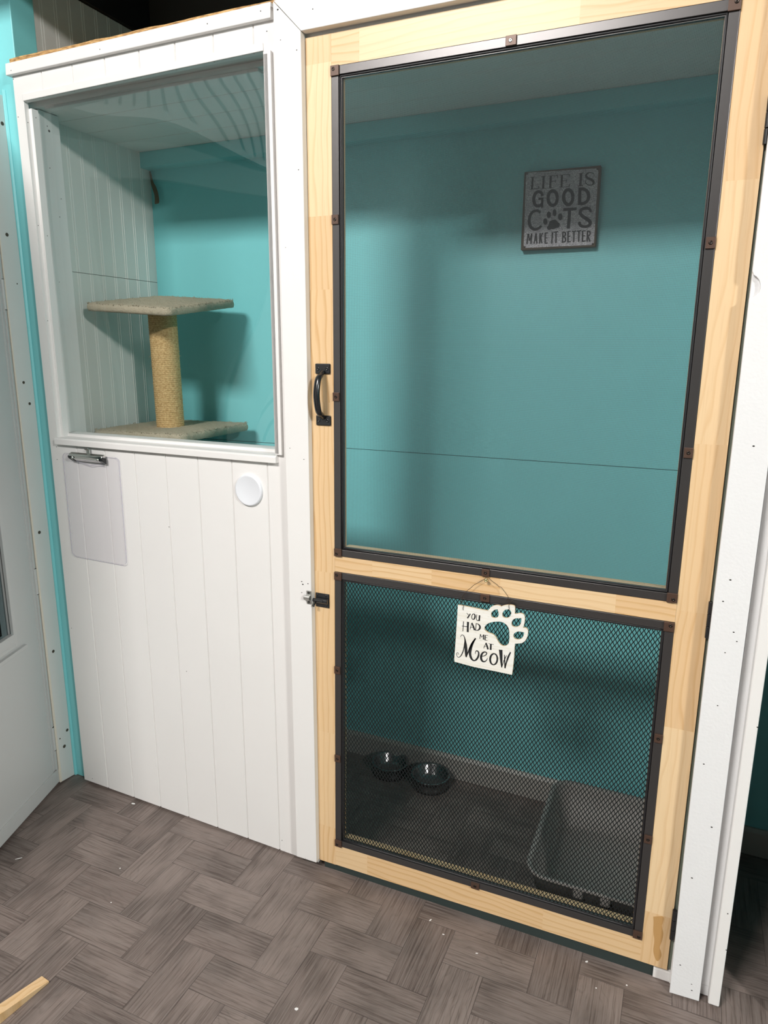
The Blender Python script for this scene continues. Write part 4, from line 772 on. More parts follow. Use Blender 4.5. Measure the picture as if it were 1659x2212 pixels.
PX0, PX1 = LX(-0.911), 0.022
WX0, WX1 = LX(-0.878), LX(-0.1000)
WZ0, WZ1 = 1.140, 2.0545
bm = BM()
zt = 2.128
grooved(bm, PX0, PX1, 0.0075, WZ0)
grooved(bm, PX0, PX1, WZ1, zt)
box(bm, PX0, WX0, 0.0, 0.012, WZ0, WZ1)
box(bm, WX1, PX1, 0.0, 0.012, WZ0, WZ1)
for X, z in ((-0.909, 2.112), (-0.905, 2.02), (-0.874, 0.021), (-0.885, 1.128), (-0.888, 1.09), (-0.9, 0.55), (-0.44, 0.50), (-0.47, 0.93), (-0.125, 0.042), (-0.098, 2.092)):
    dot(bm, (LX(X), -0.0003, z), 0.0024, 'y', 1, 0.6)
obj('panel', bm, [WHITE, HOLE], pr, True)
bm = BM()
hexa(bm, [(LX(-0.9225), -0.012, 2.119), (0.0, -0.012, 2.111), (0.0, 0.012, 2.111), (LX(-0.9225), 0.012, 2.119)],
     [(LX(-0.9225), -0.010, 2.1485), (0.0, -0.010, 2.1425), (0.0, 0.030, 2.1425), (LX(-0.9225), 0.030, 2.1485)])
for X in (-0.9, -0.58, -0.25, -0.105): dot(bm, (LX(X), -0.0116, 2.128), 0.0018, 'y', 1)
obj('cap_board', bm, [WHITE, HOLE], pr, True, bevel=0.002)
bm = BM()
box(bm, PX0 + 0.004, PX1, 0.012, 0.05, 0.02, 1.12)
box(bm, PX0 + 0.004, PX1, 0.012, 0.055, 2.062, 2.135)
box(bm, WX1 + 0.006, PX1 + 0.05, 0.012, 0.050, 1.12, 2.062)
obj('framing', bm, WHITE_OLD, pr, True)

w1 = sroot('window_1', (-0.080, 0.004, 0.0), PROT)
bm = BM()      # flat head trim
box(bm, LX(-0.8775), LX(-0.1078), -0.0035, 0.0, 2.0545, 2.0715)
obj('head_trim', bm, WHITE, w1, True, bevel=0.0012)
bm = BM()      # strip down the right edge
box(bm, LX(-0.1035), LX(-0.0838), -0.010, 0.0, 1.1585, 2.0505)
box(bm, LX(-0.1035), LX(-0.0905), -0.010, 0.045, 1.16, 2.046)
obj('side_trim', bm, WHITE, w1, True, bevel=0.0015)
bm = BM()      # sill
prism(bm, [(-0.013, 1.1375), (-0.013, 1.1530), (-0.009, 1.1560), (0.030, 1.1585), (0.030, 1.166), (0.068, 1.168), (0.068, 1.1375)], 'x', LX(-0.8775), LX(-0.0998))
obj('sill', bm, WHITE, w1, True, bevel=0.001)
bm = BM()      # glazing stop on the left
box(bm, WX0, WX0 + 0.0005, 0.0, 0.013, 1.155, 2.0545)
box(bm, WX0, LX(-0.8665), 0.013, 0.033, 1.155, 2.040)
dot(bm, (LX(-0.8664), 0.024, 2.02), 0.0018, 'x', 1)
dot(bm, (WX0 + 0.0008, 0.006, 2.005), 0.0018, 'x', 1)
dot(bm, (WX0 + 0.0008, 0.006, 1.745), 0.0018, 'x', 1)
dot(bm, (LX(-0.8664), 0.024, 1.72), 0.0018, 'x', 1)
dot(bm, (WX0 + 0.0008, 0.006, 1.49), 0.0018, 'x', 1)
obj('glazing_stop', bm, [WHITE, HOLE], w1, True)
bm = BM()      # slightly bowed clear sheet
nx, nz = 26, 30
gx0, gx1, gz0, gz1 = LX(-0.8700), LX(-0.1010), 1.163, 2.052
grid = []
for a in range(nx + 1):
    row = []
    for b in range(nz + 1):
        u, v = a / nx, b / nz
        bow = 0.0080 * math.sin(math.pi * u) * math.sin(math.pi * v) + 0.0045 * math.sin(2.3 * math.pi * u + 0.6) * math.sin(1.7 * math.pi * v + 1.0) + 0.020 * max(0.0, u - 0.35) ** 2 * math.cos(1.25 * math.pi * v + 0.3)
        row.append(bm.verts.new((gx0 + (gx1 - gx0) * u, 0.042 + bow, gz0 + (gz1 - gz0) * v)))
    grid.append(row)
for a in range(nx):
    for b in range(nz):
        bm.faces.new((grid[a][b], grid[a + 1][b], grid[a + 1][b + 1], grid[a][b + 1]))
obj('glass_pane', bm, ACRYLIC, w1, True, smooth=True)

# studs inside the window
bm = BM()
box(bm, LEFT + 0.001, -0.8785, 0.072, 0.1405, 0.0, 2.049)
for y, z, r in ((0.1025, 2.002, 0.0048), (0.0975, 2.013, 0.0022), (0.093, 1.905, 0.002), (0.112, 1.78, 0.002), (0.1225, 1.83, 0.002), (0.088, 1.60, 0.0016)):
    dot(bm, (-0.8782, y, z), r, 'x', 1)
struct('trim_4', bm, [WHITE, HOLE], bevel=0.002)
bm = BM()
box(bm, -0.850, -0.165, 0.0675, 0.106, 2.0435, 2.0785)
struct('trim_5', bm, WHITE, bevel=0.002)

# ================================================================== casings round the screen door
bm = BM()      # left casing with a mitred head
quadxz(bm, [(-0.0635, 0.0265), (0.0, 0.0270), (-0.0005, 2.0697), (-0.0670, 2.1362)], -0.018, 0.0012)
for x, z, r in ((-0.0105, 2.035, .0022), (-0.012, 1.80, .002), (-0.055, 2.118, .0035), (-0.052, 1.18, .0018), (-0.0135, 1.155, .002), (-0.05, 2.06, .0018), (-0.035, 0.03, .0012),
                (-0.027, 0.843, .0026), (-0.024, 0.836, .0034), (-0.009, 0.840, .0026), (-0.0275, 0.8135, .0022), (-0.05, 1.64, .0014)):
    dot(bm, (x, -0.0183, z), r, 'y', 1, 0.7)
struct('trim_6', bm, [WHITE, HOLE], bevel=0.0015)
bm = BM()      # head casing
quadxz(bm, [(0.0005, 2.0697), (0.9065, 2.0670), (0.973, 2.1365), (-0.0660, 2.1370)], -0.0182, 0.0012)
for x, z in ((0.03, 2.105), (0.3, 2.11)): dot(bm, (x, -0.0185, z), 0.0018, 'y', 1)
struct('trim_7', bm, [WHITE, HOLE], bevel=0.0012)
bm = BM()      # right casing, with a bite broken out of its edge
bite = [(0.9078, 1.5520), (0.9105, 1.5460), (0.9150, 1.5430), (0.9200, 1.5375), (0.9228, 1.5300), (0.9235, 1.5225), (0.9220, 1.5160), (0.9170, 1.5100), (0.9120, 1.5075), (0.9076, 1.5062)]
cas = [(0.9128, 0.0035), (0.9738, 0.0065), (0.9715, 0.75), (0.972, 2.066), (0.973, 2.1365), (0.9068, 2.0670), (0.9074, 1.75)] + bite + [(0.9088, 1.24), (0.9078, 0.80), (0.9095, 0.35)]
prism(bm, cas, 'y', -0.0260, -0.0185)
cas2 = [(0.9135, 0.004), (0.9734, 0.007), (0.9712, 0.75), (0.9715, 2.066), (0.9725, 2.136), (0.9072, 2.0672), (0.9078, 1.75), (0.9091, 1.24), (0.9081, 0.80), (0.9099, 0.35)]
prism(bm, cas2, 'y', -0.0185, 0.0012)
for x, z, r in ((0.944, 1.245, .003), (0.933, 0.985, .003), (0.925, 0.94, .0025), (0.938, 0.72, .0022), (0.926, 0.585, .0026), (0.955, 0.445, .003), (0.930, 0.312, .003), (0.928, 0.085, .0026),
                (0.955, 0.045, .002), (0.957, 0.029, .0026), (0.950, 0.88, .0026), (0.9575, 0.862, .0022), (0.9395, 0.835, .002)):
    dot(bm, (x, -0.0263, z), r, 'y', 1, 0.7)
struct('trim_8', bm, [WHITE2, HOLE], bevel=0.001)
bm = BM()      # jamb beside the door, door stop with its foot
box(bm, 0.9115, 0.936, 0.0015, 0.060, 0.002, 2.078)
box(bm, -0.030, -0.0045, 0.0015, 0.060, 0.012, 2.078)
box(bm, -0.030, 0.936, 0.0015, 0.060, 2.0735, 2.11)
box(bm, -0.030, 0.936, 0.0080, 0.039, 2.0632, 2.11)
box(bm, 0.8755, 0.9115, 0.0400, 0.060, 0.002, 2.0735)
box(bm, -0.0045, 0.012, 0.0400, 0.060, 0.020, 2.0735)
box(bm, 0.8755, 0.9115, 0.0035, 0.040, 0.002, 0.0275)
struct('trim_9', bm, WHITE, bevel=0.0008)
bm = BM()      # strip behind the foot of the door, dark colour standing in for shade
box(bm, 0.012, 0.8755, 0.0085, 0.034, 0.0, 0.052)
struct('foot_shade_strip', bm, FOOT_SHADE)
bm = BM()      # unseen dark beam added in front of the kennels to shade the loft
box(bm, -0.985, 4.6, -0.26, -0.18, 2.40, 3.0)
struct('loft_shade_beam', bm, BLACKBEAM)
bm = BM()      # strip filling the hinge gap, the jamb's shade put into its olive colour
box(bm, 0.9042, 0.9113, 0.006, 0.039, 0.036, 2.062)
struct('gap_shade_strip', bm, GAP_SHADE)
bm = BM()      # board between the casings and the end trim of the next kennel
box(bm, 0.9745, 1.004, 0.000, 0.030, 0.030, 2.13)
box(bm, 0.9745, 1.004, 0.0008, 0.030, 0.003, 0.0285)
struct('trim_11', bm, WHITE2)
bm = BM()
box(bm, 0.9915, 1.0140, -0.0262, 0.040, 0.0085, 2.13)
for x, z in ((1.006, 0.25), (1.0125, 0.16), (1.0125, 0.69)): dot(bm, (x, -0.0265, z), 0.002, 'y', 1)
struct('trim_12', bm, [WHITE, HOLE], bevel=0.0025)

# ================================================================== the screen door
DOOR_Y1 = 0.036
sd = empty('screen_door', (0.45, 0.018, 0.024))
tag(sd, 'pine framed screen door with fine mesh above and black diamond mesh below, closed', 'door')


def lerp(pts, z):
    if z <= pts[0][0]: return pts[0][1]
    for (a, va), (b, vb) in zip(pts, pts[1:]):
        if z <= b: return va + (vb - va) * (z - a) / (b - a)
    return pts[-1][1]


LI = [(0.088, 0.0510), (0.876, 0.0576), (1.40, 0.0605), (2.0, 0.0620)]     # inner edge of the left stile
RI = [(0.097, 0.8450), (0.873, 0.8436), (2.0, 0.8450)]                     # inner edge of the right stile
LO = [(0.02, -0.004), (1.0, -0.001), (2.062, 0.0005)]
RO = [(0.036, 0.9037), (1.2, 0.9030), (2.062, 0.9040)]


def stile(zs, inner, outer, left, lip):
    bm = BM()
    rgbs = []
    for (za, zb) in zip(zs, zs[1:]):
        c = (random.random(), 0.0, random.random())
        if left:
            q = [(lerp(outer, za), za), (lerp(inner, za), za), (lerp(inner, zb), zb), (lerp(outer, zb), zb)]
        else:
            q = [(lerp(inner, za), za), (lerp(outer, za), za), (lerp(outer, zb), zb), (lerp(inner, zb), zb)]
        fs = quadxz(bm, q, 0.0, DOOR_Y1)
        rgbs += [c] * len(fs)
    if not left:      # brown flame of heartwood near the foot
        st_ = [(0.8634, 0.1656), (0.8838, 0.1734), (0.8843, 0.1561), (0.8830, 0.1478), (0.8877, 0.1301), (0.8868, 0.1101), (0.8836, 0.0909), (0.8871, 0.0805), (0.8890, 0.0683), (0.8834, 0.0526), (0.8772, 0.0564), (0.8712, 0.0759), (0.8709, 0.1036), (0.8667, 0.1277), (0.8652, 0.1507)]
        st_ = [(p_.x, p_.y) for p_ in catmull([(a, b, 0) for a, b in st_ + st_[:1]], 4)[:-1]]
        fs = prism(bm, st_, 'y', -0.00025, 0.0002, 1)
        rgbs += [(0.9, 0.0, 1.0)] * len(fs)
    o = obj('stile', bm, [PINE, STAIN], sd)
    color_board(o, lambda i: rgbs[i])
    return o


def rail(xs, zl0, zl1, zr0, zr1, xl, xr):
    """xs: joints; bottom/top z at the left and right ends"""
    bm = BM()
    rgbs = []
    X0, X1 = xs[0], xs[-1]
    def zb(x): return zl0 + (zr0 - zl0) * (x - X0) / (X1 - X0)
    def zt_(x): return zl1 + (zr1 - zl1) * (x - X0) / (X1 - X0)
    for a, b in zip(xs, xs[1:]):
        c = (random.random(), 1.0, random.random())
        fs = quadxz(bm, [(a, zb(a)), (b, zb(b)), (b, zt_(b)), (a, zt_(a))], 0.0003, DOOR_Y1)
        rgbs += [c] * len(fs)
    o = obj('rail', bm, PINE, sd)
    color_board(o, lambda i: rgbs[i])
    return o


stile([0.0245, 0.140, 0.4253, 0.8705, 1.2918, 1.5471, 1.7046, 2.0093, 2.062], LI, LO, True, 0.02)
stile([0.0362, 0.175, 0.6377, 0.9001, 1.2407, 1.7088, 2.062], RI, RO, False, 0.02)
rail([0.0622, 0.1284, 0.5765, 0.8448], 1.9998, 2.062, 1.9972, 2.062, 0, 0)
rail([0.0580, 0.1603, 0.3129, 0.4766, 0.7252, 0.8434], 0.8763, 0.9167, 0.8731, 0.9151, 0, 0)
rail([0.0502, 0.1469, 0.6194, 0.8450], 0.0251, 0.0879, 0.0360, 0.0969, 0, 0)


def lip_strip(q, w, name='rabbet'):
    """back ledge of the wood that carries the metal frame: seen through the mesh"""
    bm = BM()
    (bl, br, tr, tl) = q
    inn = [(bl[0] + w, bl[1] + w), (br[0] - w, br[1] + w), (tr[0] - w, tr[1] - w), (tl[0] + w, tl[1] - w)]
    rgbs = []
    for k in range(4):
        a, b = q[k], q[(k + 1) % 4]
        c, d = inn[(k + 1) % 4], inn[k]
        fs = quadxz(bm, [a, b, c, d], 0.0115, 0.0290 if k == 0 else 0.0165)
        rgbs += [(random.random(), 1.0 if k % 2 == 0 else 0.0, 0.2)] * len(fs)
    o = obj(name, bm, PINE, sd)
    color_board(o, lambda i: rgbs[i])
    return inn


UP = [(0.0584, 0.9167), (0.8436, 0.9151), (0.8450, 1.9972), (0.0620, 1.9998)]
LOW = [(0.0508, 0.0879), (0.8452, 0.0969), (0.8436, 0.8731), (0.0578, 0.8763)]


def inset(q, w):
    (bl, br, tr, tl) = q
    return [(bl[0] + w, bl[1] + w), (br[0] - w, br[1] + w), (tr[0] - w, tr[1] - w), (tl[0] + w, tl[1] - w)]


def metal_frame(name, q):
    q = inset(q, 0.0008)
    inn = inset(q, 0.0175)
    bm = BM()
    for k in range(4):
        a, b = q[k], q[(k + 1) % 4]
        c, d = inn[(k + 1) % 4], inn[k]
        quadxz(bm, [a, b, c, d], -0.0015, 0.0105)
    o = obj(name, bm, BRONZE, sd, bevel=0.0009)
    # black spline pressed into the groove on the inner side of the frame
    bm = BM()
    m1 = inset(inn, 0.0058)
    for k in range(4):
        a, b = inn[k], inn[(k + 1) % 4]
        c, d = m1[(k + 1) % 4], m1[k]
        quadxz(bm, [a, b, c, d], 0.0030, 0.0105)
    obj('frame_groove', bm, BRONZE, o)
    bm = BM()
    m0 = inset(inn, 0.0024)
    pts = []
    for k in range(4):
        a, b = m0[k], m0[(k + 1) % 4]
        for t in range(12):
            u = t / 12
            pts.append((a[0] + (b[0] - a[0]) * u, 0.0022 + random.uniform(-0.0004, 0.0004), a[1] + (b[1] - a[1]) * u))
    pts.append(pts[0])
    tube(bm, pts, 0.0021, 8)
    obj('spline', bm, RUBBER, o, smooth=True)
    return o, m1


def clip(parent, x, z, w, h, sx=0.0, sz=0.0, bright=False):
    bm = BM()
    box(bm, x - w / 2, x + w / 2, -0.0052, -0.0012, z - h / 2, z + h / 2)
    obj('clip', bm, CLIP, parent, bevel=0.0007)
    bm = BM()
    lathe(bm, [(0.0, 0.0), (0.0010, 0.0002), (0.0014, 0.0010), (0.0030, 0.0010), (0.0038, 0.0002), (0.0038, -0.0006)], (0, 0, 0), 18)
    bm.transform(Matrix.Translation((x + sx, -0.0052, z + sz)) @ Matrix.Rotation(math.pi / 2, 4, 'X'))
    obj('screw', bm, STEEL if bright else SCREW, parent, smooth=True)


uf, uin = metal_frame('screen_frame', UP)
lf, lin = metal_frame('diamond_mesh_frame', LOW)
lip_strip(UP, 0.0246)
lip_strip(LOW, 0.0246)


def corner_clips(parent, q):
    q = inset(q, 0.0105)
    for k, (x, z) in enumerate(q):
        sx = -0.003 if k in (0, 3) else 0.003
        sz = -0.003 if k in (0, 1) else 0.003
        clip(parent, x, z, 0.0200, 0.0200, sx, sz)


corner_clips(uf, UP)
corner_clips(lf, LOW)
clip(uf, 0.4510, 1.9893, 0.021, 0.0175, -0.001, 0, True)
for x, z in ((0.0700, 1.6943), (0.0682, 1.3063)): clip(uf, x, z, 0.0165, 0.020)
for x, z in ((0.8358, 1.6061), (0.8355, 1.2226)): clip(uf, x, z, 0.0165, 0.020)
clip(uf, 0.4432, 0.9258, 0.018, 0.0175)
clip(lf, 0.4440, 0.8660, 0.021, 0.0175)
for x, z in ((0.0640, 0.612), (0.0620, 0.358)): clip(lf, x, z, 0.0165, 0.020)
for x, z in ((0.8353, 0.6086), (0.8357, 0.3606)): clip(lf, x, z, 0.0165, 0.020)
clip(lf, 0.4486, 0.1014, 0.021, 0.0175)

# fine woven screen: every wire is there
bm = BM()
x0, x1, z0, z1 = uin[0][0] - 0.004, uin[1][0] + 0.004, uin[0][1] - 0.004, uin[2][1] + 0.004
w = 0.000125
y = 0.0052
k = 0
while x0 + k * 0.00141 < x1:
    x = x0 + k * 0.00141
    v = [bm.verts.new(p) for p in ((x - w, y, z0), (x, y - w, z0), (x + w, y, z0), (x - w, y, z1), (x, y - w, z1), (x + w, y, z1))]
    bm.faces.new((v[0], v[1], v[4], v[3])); bm.faces.new((v[1], v[2], v[5], v[4])); bm.faces.new((v[2], v[0], v[3], v[5]))
    k += 1
k = 0
y = 0.00545
while z0 + k * 0.00178 < z1:
    z = z0 + k * 0.00178
    v = [bm.verts.new(p) for p in ((x0, y, z - w), (x0, y - w, z), (x0, y, z + w), (x1, y, z - w), (x1, y - w, z), (x1, y, z + w))]
    bm.faces.new((v[0], v[1], v[4], v[3])); bm.faces.new((v[1], v[2], v[5], v[4])); bm.faces.new((v[2], v[0], v[3], v[5]))
    k += 1
obj('fine_screen', bm, SCREENM, uf)

# diamond pet mesh: zigzag strands that meet at every node
bm = BM()
cw, ch = 0.00930, 0.01460
x0, x1, z0, z1 = 0.0700, 0.8300, 0.1060, 0.8580
ncol = int((x1 - x0) / cw)
nrow = int((z1 - z0) / (ch / 2))
hw, th = 0.00108, 0.0011
yc = 0.0050
for c in range(ncol + 1):
    for side in (0, 1):
        L_, R_ = [], []
        for r in range(nrow + 1):
            up = r % 2
            x = x0 + c * cw + ((cw / 2 - 0.0004) if up else 0.0004) * (1 if side == 0 else -1)
            z = z1 - r * ch / 2
            L_.append((x - hw, z)); R_.append((x + hw, z))
        vf = [(bm.verts.new((a[0], yc - th, a[1])), bm.verts.new((b[0], yc - th, b[1])), bm.verts.new(((a[0] + b[0]) / 2, yc + th, a[1]))) for a, b in zip(L_, R_)]
        for a, b in zip(vf, vf[1:]):
            bm.faces.new((a[0], a[1], b[1], b[0]))
            bm.faces.new((a[1], a[2], b[2], b[1]))
            bm.faces.new((a[2], a[0], b[0], b[2]))
obj('diamond_mesh', bm, PETM, lf)

# ---- pull handle
path = catmull([(0.0345, -0.004, 1.3640), (0.0330, -0.012, 1.3560), (0.0325, -0.0255, 1.3440), (0.0325, -0.0330, 1.3100), (0.0325, -0.0255, 1.2740), (0.0330, -0.012, 1.2630), (0.0345, -0.004, 1.2560)], 7)
n = len(path)
bm = BM()
tube(bm, path, 0.006, 14, radii=[(0.0052 + 0.0020 * math.sin(math.pi * i / (n - 1)), 0.0056 + 0.0044 * math.sin(math.pi * i / (n - 1)) ** 0.7) for i in range(n)])
ph = obj('pull_handle', bm, BLACKMETAL, sd, smooth=True)
for zc in (1.3700, 1.2495):
    bm = BM()
    box(bm, 0.0135, 0.0532, -0.0042, 0.0, zc - 0.0120, zc + 0.0120)
    obj('plate', bm, BLACKMETAL, ph, bevel=0.0022)
    for x in (0.0215, 0.0450):
        bm = BM()
        lathe(bm, [(0.0, 0.0002), (0.0012, 0.0003), (0.0016, 0.0012), (0.0036, 0.0012), (0.0045, 0.0003), (0.0046, -0.0008)], (0, 0, 0), 18)
        bm.transform(Matrix.Translation((x, -0.0044, zc)) @ Matrix.Rotation(math.pi / 2, 4, 'X'))
        obj('screw', bm, BLACKMETAL, ph, smooth=True)

# ---- barrel bolt
bm = BM()
box(bm, 0.0035, 0.0422, -0.0025, 0.0, 0.7765, 0.8135)
prism(bm, [(-0.0025, 0.7880), (-0.0085, 0.7880), (-0.0118, 0.7920), (-0.0118, 0.7985), (-0.0085, 0.8020), (-0.0025, 0.8020)], 'x', 0.0080, 0.0405)
bb = obj('barrel_bolt', bm, BLACKMETAL, sd, bevel=0.001)
bm = BM()
cyl(bm, (-0.0165, -0.0085, 0.7955), 0.0048, 0.0048, 0.0450, 'x', 18)
obj('bolt_rod', bm, BLACKMETAL, bb, smooth=False)
bm = BM()
tube(bm, [(0.0085, -0.009, 0.794), (0.0075, -0.019, 0.786), (0.0070, -0.022, 0.7835)], 0.0022, 10, radii=[0.0024, 0.0022, 0.0034])
obj('bolt_knob', bm, BLACKMETAL, bb, smooth=True)
for x in (0.0085, 0.0335):
    for z in (0.8085, 0.7815):
        if x < 0.02 and z < 0.79: continue
        bm = BM()
        lathe(bm, [(0.0, 0.0006), (0.0022, 0.0005), (0.0028, -0.0004)], (0, 0, 0), 14)
        bm.transform(Matrix.Translation((x, -0.0025, z)) @ Matrix.Rotation(math.pi / 2, 4, 'X'))
        obj('screw', bm, BLACKMETAL, bb, smooth=True)

# ---- hinges in the right gap
for z in (0.1645, 0.8905, 1.80):
    bm = BM()
    for a in (-0.0385, -0.0125, 0.0135): cyl(bm, (0.9058, -0.0050, z + a), 0.0050, 0.0050, 0.0250, 'z', 16)
    box(bm, 0.9040, 0.9056, -0.001, 0.028, z - 0.038, z + 0.038)
    obj('hinge', bm, BLACKMETAL, sd, bevel=0.0006)

# ---- brass screw the hanging sign hooks onto
bm = BM()
cyl(bm, (0.4470, 0.0, 0.9108), 0.0016, 0.0016, -0.0125, 'y', 12)
lathe(bm, [(0.0, 0.0004), (0.0014, 0.0004), (0.0018, 0.0016), (0.0036, 0.0016), (0.0042, 0.0006), (0.0042, -0.0006), (0.0020, -0.0016)], (0, 0, 0), 20)
for v in bm.verts:
    if v.co.z < 0.1: v.co = Vector((0.4470 + v.co.x, -0.0120 - v.co.z, 0.9108 + v.co.y))
obj('hook_screw', bm, BRASS, sd, smooth=True)

# ================================================================== bolt keeper on the casing
bm = BM()
box(bm, -0.0125, 0.0002, -0.0205, -0.0180, 0.7870, 0.8220)
for z in (0.8170, 0.7920): cyl(bm, (-0.0062, -0.0206, z), 0.0036, 0.0036, -0.0012, 'y', 16, 1)
prism(bm, [(-0.0205, 0.7975), (-0.0245, 0.7975), (-0.0275, 0.8010), (-0.0275, 0.8070), (-0.0245, 0.8105), (-0.0205, 0.8105)], 'x', -0.0180, -0.0010)
o = obj('bolt_keeper', bm, [STEEL, HOLE], bevel=0.0008)
tag(o, 'satin steel bolt keeper screwed to the white casing beside the black bolt', 'latch')

# ================================================================== hanging sign on the door
hx, hz = HANG['org']
cv = bpy.data.curves.new('board_outline', 'CURVE')
cv.dimensions = '2D'
cv.fill_mode = 'BOTH'
cv.extrude = 0.0022
cv.bevel_depth = 0.0004
for ring in [HANG['outer']] + HANG['holes']:
    sp = cv.splines.new('POLY')
    sp.points.add(len(ring) - 1)
    for p_, (a, b) in zip(sp.points, ring): p_.co = (a / 1000, b / 1000, 0, 1)
    sp.use_cyclic_u = True
tmp = bpy.data.objects.new('board_outline', cv)
COL.objects.link(tmp)
bpy.context.view_layer.update()
me = bpy.data.meshes.new_from_object(tmp.evaluated_get(bpy.context.evaluated_depsgraph_get()))
bpy.data.objects.remove(tmp)
bpy.data.curves.remove(cv)
me.materials.clear()
me.materials.append(WASH)
me.materials.append(WASH_EDGE)
me.transform(Matrix.Translation((hx, -0.0108, hz)) @ Matrix.Rotation(math.pi / 2, 4, 'X'))
for p_ in me.polygons: p_.material_index = 0 if abs(p_.normal.y) > 0.85 else 1
hs = empty('hanging_sign', (hx + 0.065, -0.0108, hz - 0.073))
tag(hs, 'white paw-shaped wooden sign lettered YOU HAD ME AT MEOW, hanging on the door mesh', 'sign')
bo = bpy.data.objects.new('board', me)
COL.objects.link(bo)
bo.parent = hs
bo.matrix_parent_inverse = own_matrix(hs).inverted()
bm = BM()
strokes(bm, HANG['ink'], hx, hz, -0.01355, -0.0132)
obj('lettering', bm, INK, hs)
bm = BM()
tube(bm, catmull(HANG['wire'], 5), 0.00055, 6)
obj('hanger_wire', bm, WIRE, hs, smooth=True)

# ================================================================== galvanized sign on the back wall
ws = empty('wall_sign', (0.459, BACK - 0.001, 1.783))
tag(ws, 'square speckled metal sign lettered LIFE IS GOOD CATS MAKE IT BETTER on teal wall', 'sign')
bm = BM()
quadxz(bm, [(0.3585, 1.6838), (0.5575, 1.6832), (0.5575, 1.8815), (0.3585, 1.8825)], 0.5445, BACK - 0.0005)
obj('backing_board', bm, BROWNWOOD, ws, bevel=0.0015)
bm = BM()
c_ = 0.006
quadxz(bm, [(0.3665 + c_, 1.6890), (0.5535 - c_, 1.6876), (0.5520 - c_, 1.8745), (0.3635 + c_, 1.8800)], 0.5434, 0.5446)
quadxz(bm, [(0.3665, 1.6890 + c_), (0.3665 + c_, 1.6890), (0.3635 + c_, 1.8800), (0.3635, 1.8800 - c_)], 0.5434, 0.5446)
quadxz(bm, [(0.5535 - c_, 1.6876), (0.5535, 1.6876 + c_), (0.5520, 1.8745 - c_), (0.5520 - c_, 1.8745)], 0.5434, 0.5446)
obj('metal_sheet', bm, GALV, ws)
bm = BM()
strokes(bm, LIFE['ink'], 0.459, 1.783, 0.5426, 0.5433)
for pl in LIFE['polys']:
    prism(bm, [(0.459 + a / 1000, 1.783 + b / 1000) for a, b in pl], 'y', 0.5426, 0.5433)
obj('lettering', bm, INK, ws)
for x, z in ((0.3675, 1.8770), (0.5490, 1.8720), (0.3700, 1.6918), (0.5500, 1.6905)):
    bm = BM()
    lathe(bm, [(0.0, 0.0012), (0.0018, 0.0008), (0.0024, -0.0002)], (0, 0, 0), 12)
    bm.transform(Matrix.Translation((x, 0.5440, z)) @ Matrix.Rotation(math.pi / 2, 4, 'X'))
    obj('nail', bm, SCREW, ws, smooth=True)

# ================================================================== clipboard on the panel
def on_panel(X, off): return 0.004 - 0.029 * (X + 0.080) - off


cb = empty('clipboard', (-0.745, on_panel(-0.745, 0.004), 0.955), PROT)
tag(cb, 'clear plastic clipboard with a chrome clip hanging on the white panel', 'clipboard')
def rrect(w, h, r, n=6):
    out = []
    for cx, cz, a0 in ((w / 2 - r, h / 2 - r, 0), (-w / 2 + r, h / 2 - r, 90), (-w / 2 + r, -h / 2 + r, 180), (w / 2 - r, -h / 2 + r, 270)):
        for k in range(n + 1):
            a = math.radians(a0 + 90 * k / n)
            out.append((cx + r * math.cos(a), cz + r * math.sin(a)))
    return out
bm = BM()
fs = prism(bm, rrect(0.222, 0.318, 0.016), 'y', -0.0030, 0.0)
for q in fs[2:]: q.material_index = 1
bd = obj('board', bm, [CLEARBOARD, CLEAREDGE], cb, True)
bd.rotation_euler = (0, math.radians(0.2), 0)
bm = BM()
prism(bm, [(-0.0035, 0.1380), (-0.0165, 0.1480), (-0.0190, 0.1550), (-0.0165, 0.1610), (-0.0060, 0.1640), (-0.0035, 0.1640)], 'x', -0.0680, 0.0630)
ck = obj('clip', bm, CHROME, cb, True, bevel=0.0015)
for x in (-0.0625, 0.0575):
    bm = BM()
    prism(bm, [(-0.0032, 0.1362), (-0.0175, 0.1470), (-0.0196, 0.1540), (-0.0150, 0.1570), (-0.0032, 0.1540)], 'x', x - 0.008, x + 0.008)
    obj('clip_grip', bm, BLACKMETAL, ck, True, bevel=0.001)
    bm = BM()
    lathe(bm, [(0.0, 0.003), (0.003, 0.002), (0.0042, 0.0)], (0, 0, 0), 14)
    bm.transform(Matrix.Translation((x * 0.83, -0.0190, 0.1500)) @ Matrix.Rotation(math.pi / 2, 4, 'X'))
    obj('rivet', bm, CHROME, ck, True, smooth=True)
bm = BM()
box(bm, -0.0085, 0.0035, -0.0060, -0.0035, 0.1630, 0.1790)
tube(bm, [(-0.0125, -0.0065, 0.1745), (-0.0100, -0.0085, 0.1765), (-0.0070, -0.0085, 0.1745), (-0.0035, -0.007, 0.1720)], 0.0016, 8)
obj('hanging_tab', bm, CHROME, ck, True, bevel=0.0008)
bm = BM()
tube(bm, catmull([(-0.055, -0.0042, 0.1370), (-0.030, -0.0042, 0.1345), (-0.008, -0.0042, 0.1300), (0.0, -0.0042, 0.1285), (0.010, -0.0042, 0.1300), (0.030, -0.0042, 0.1335), (0.055, -0.0042, 0.1330)], 4), 0.0008, 6)
obj('spring_wire', bm, CLEAREDGE, ck, True)

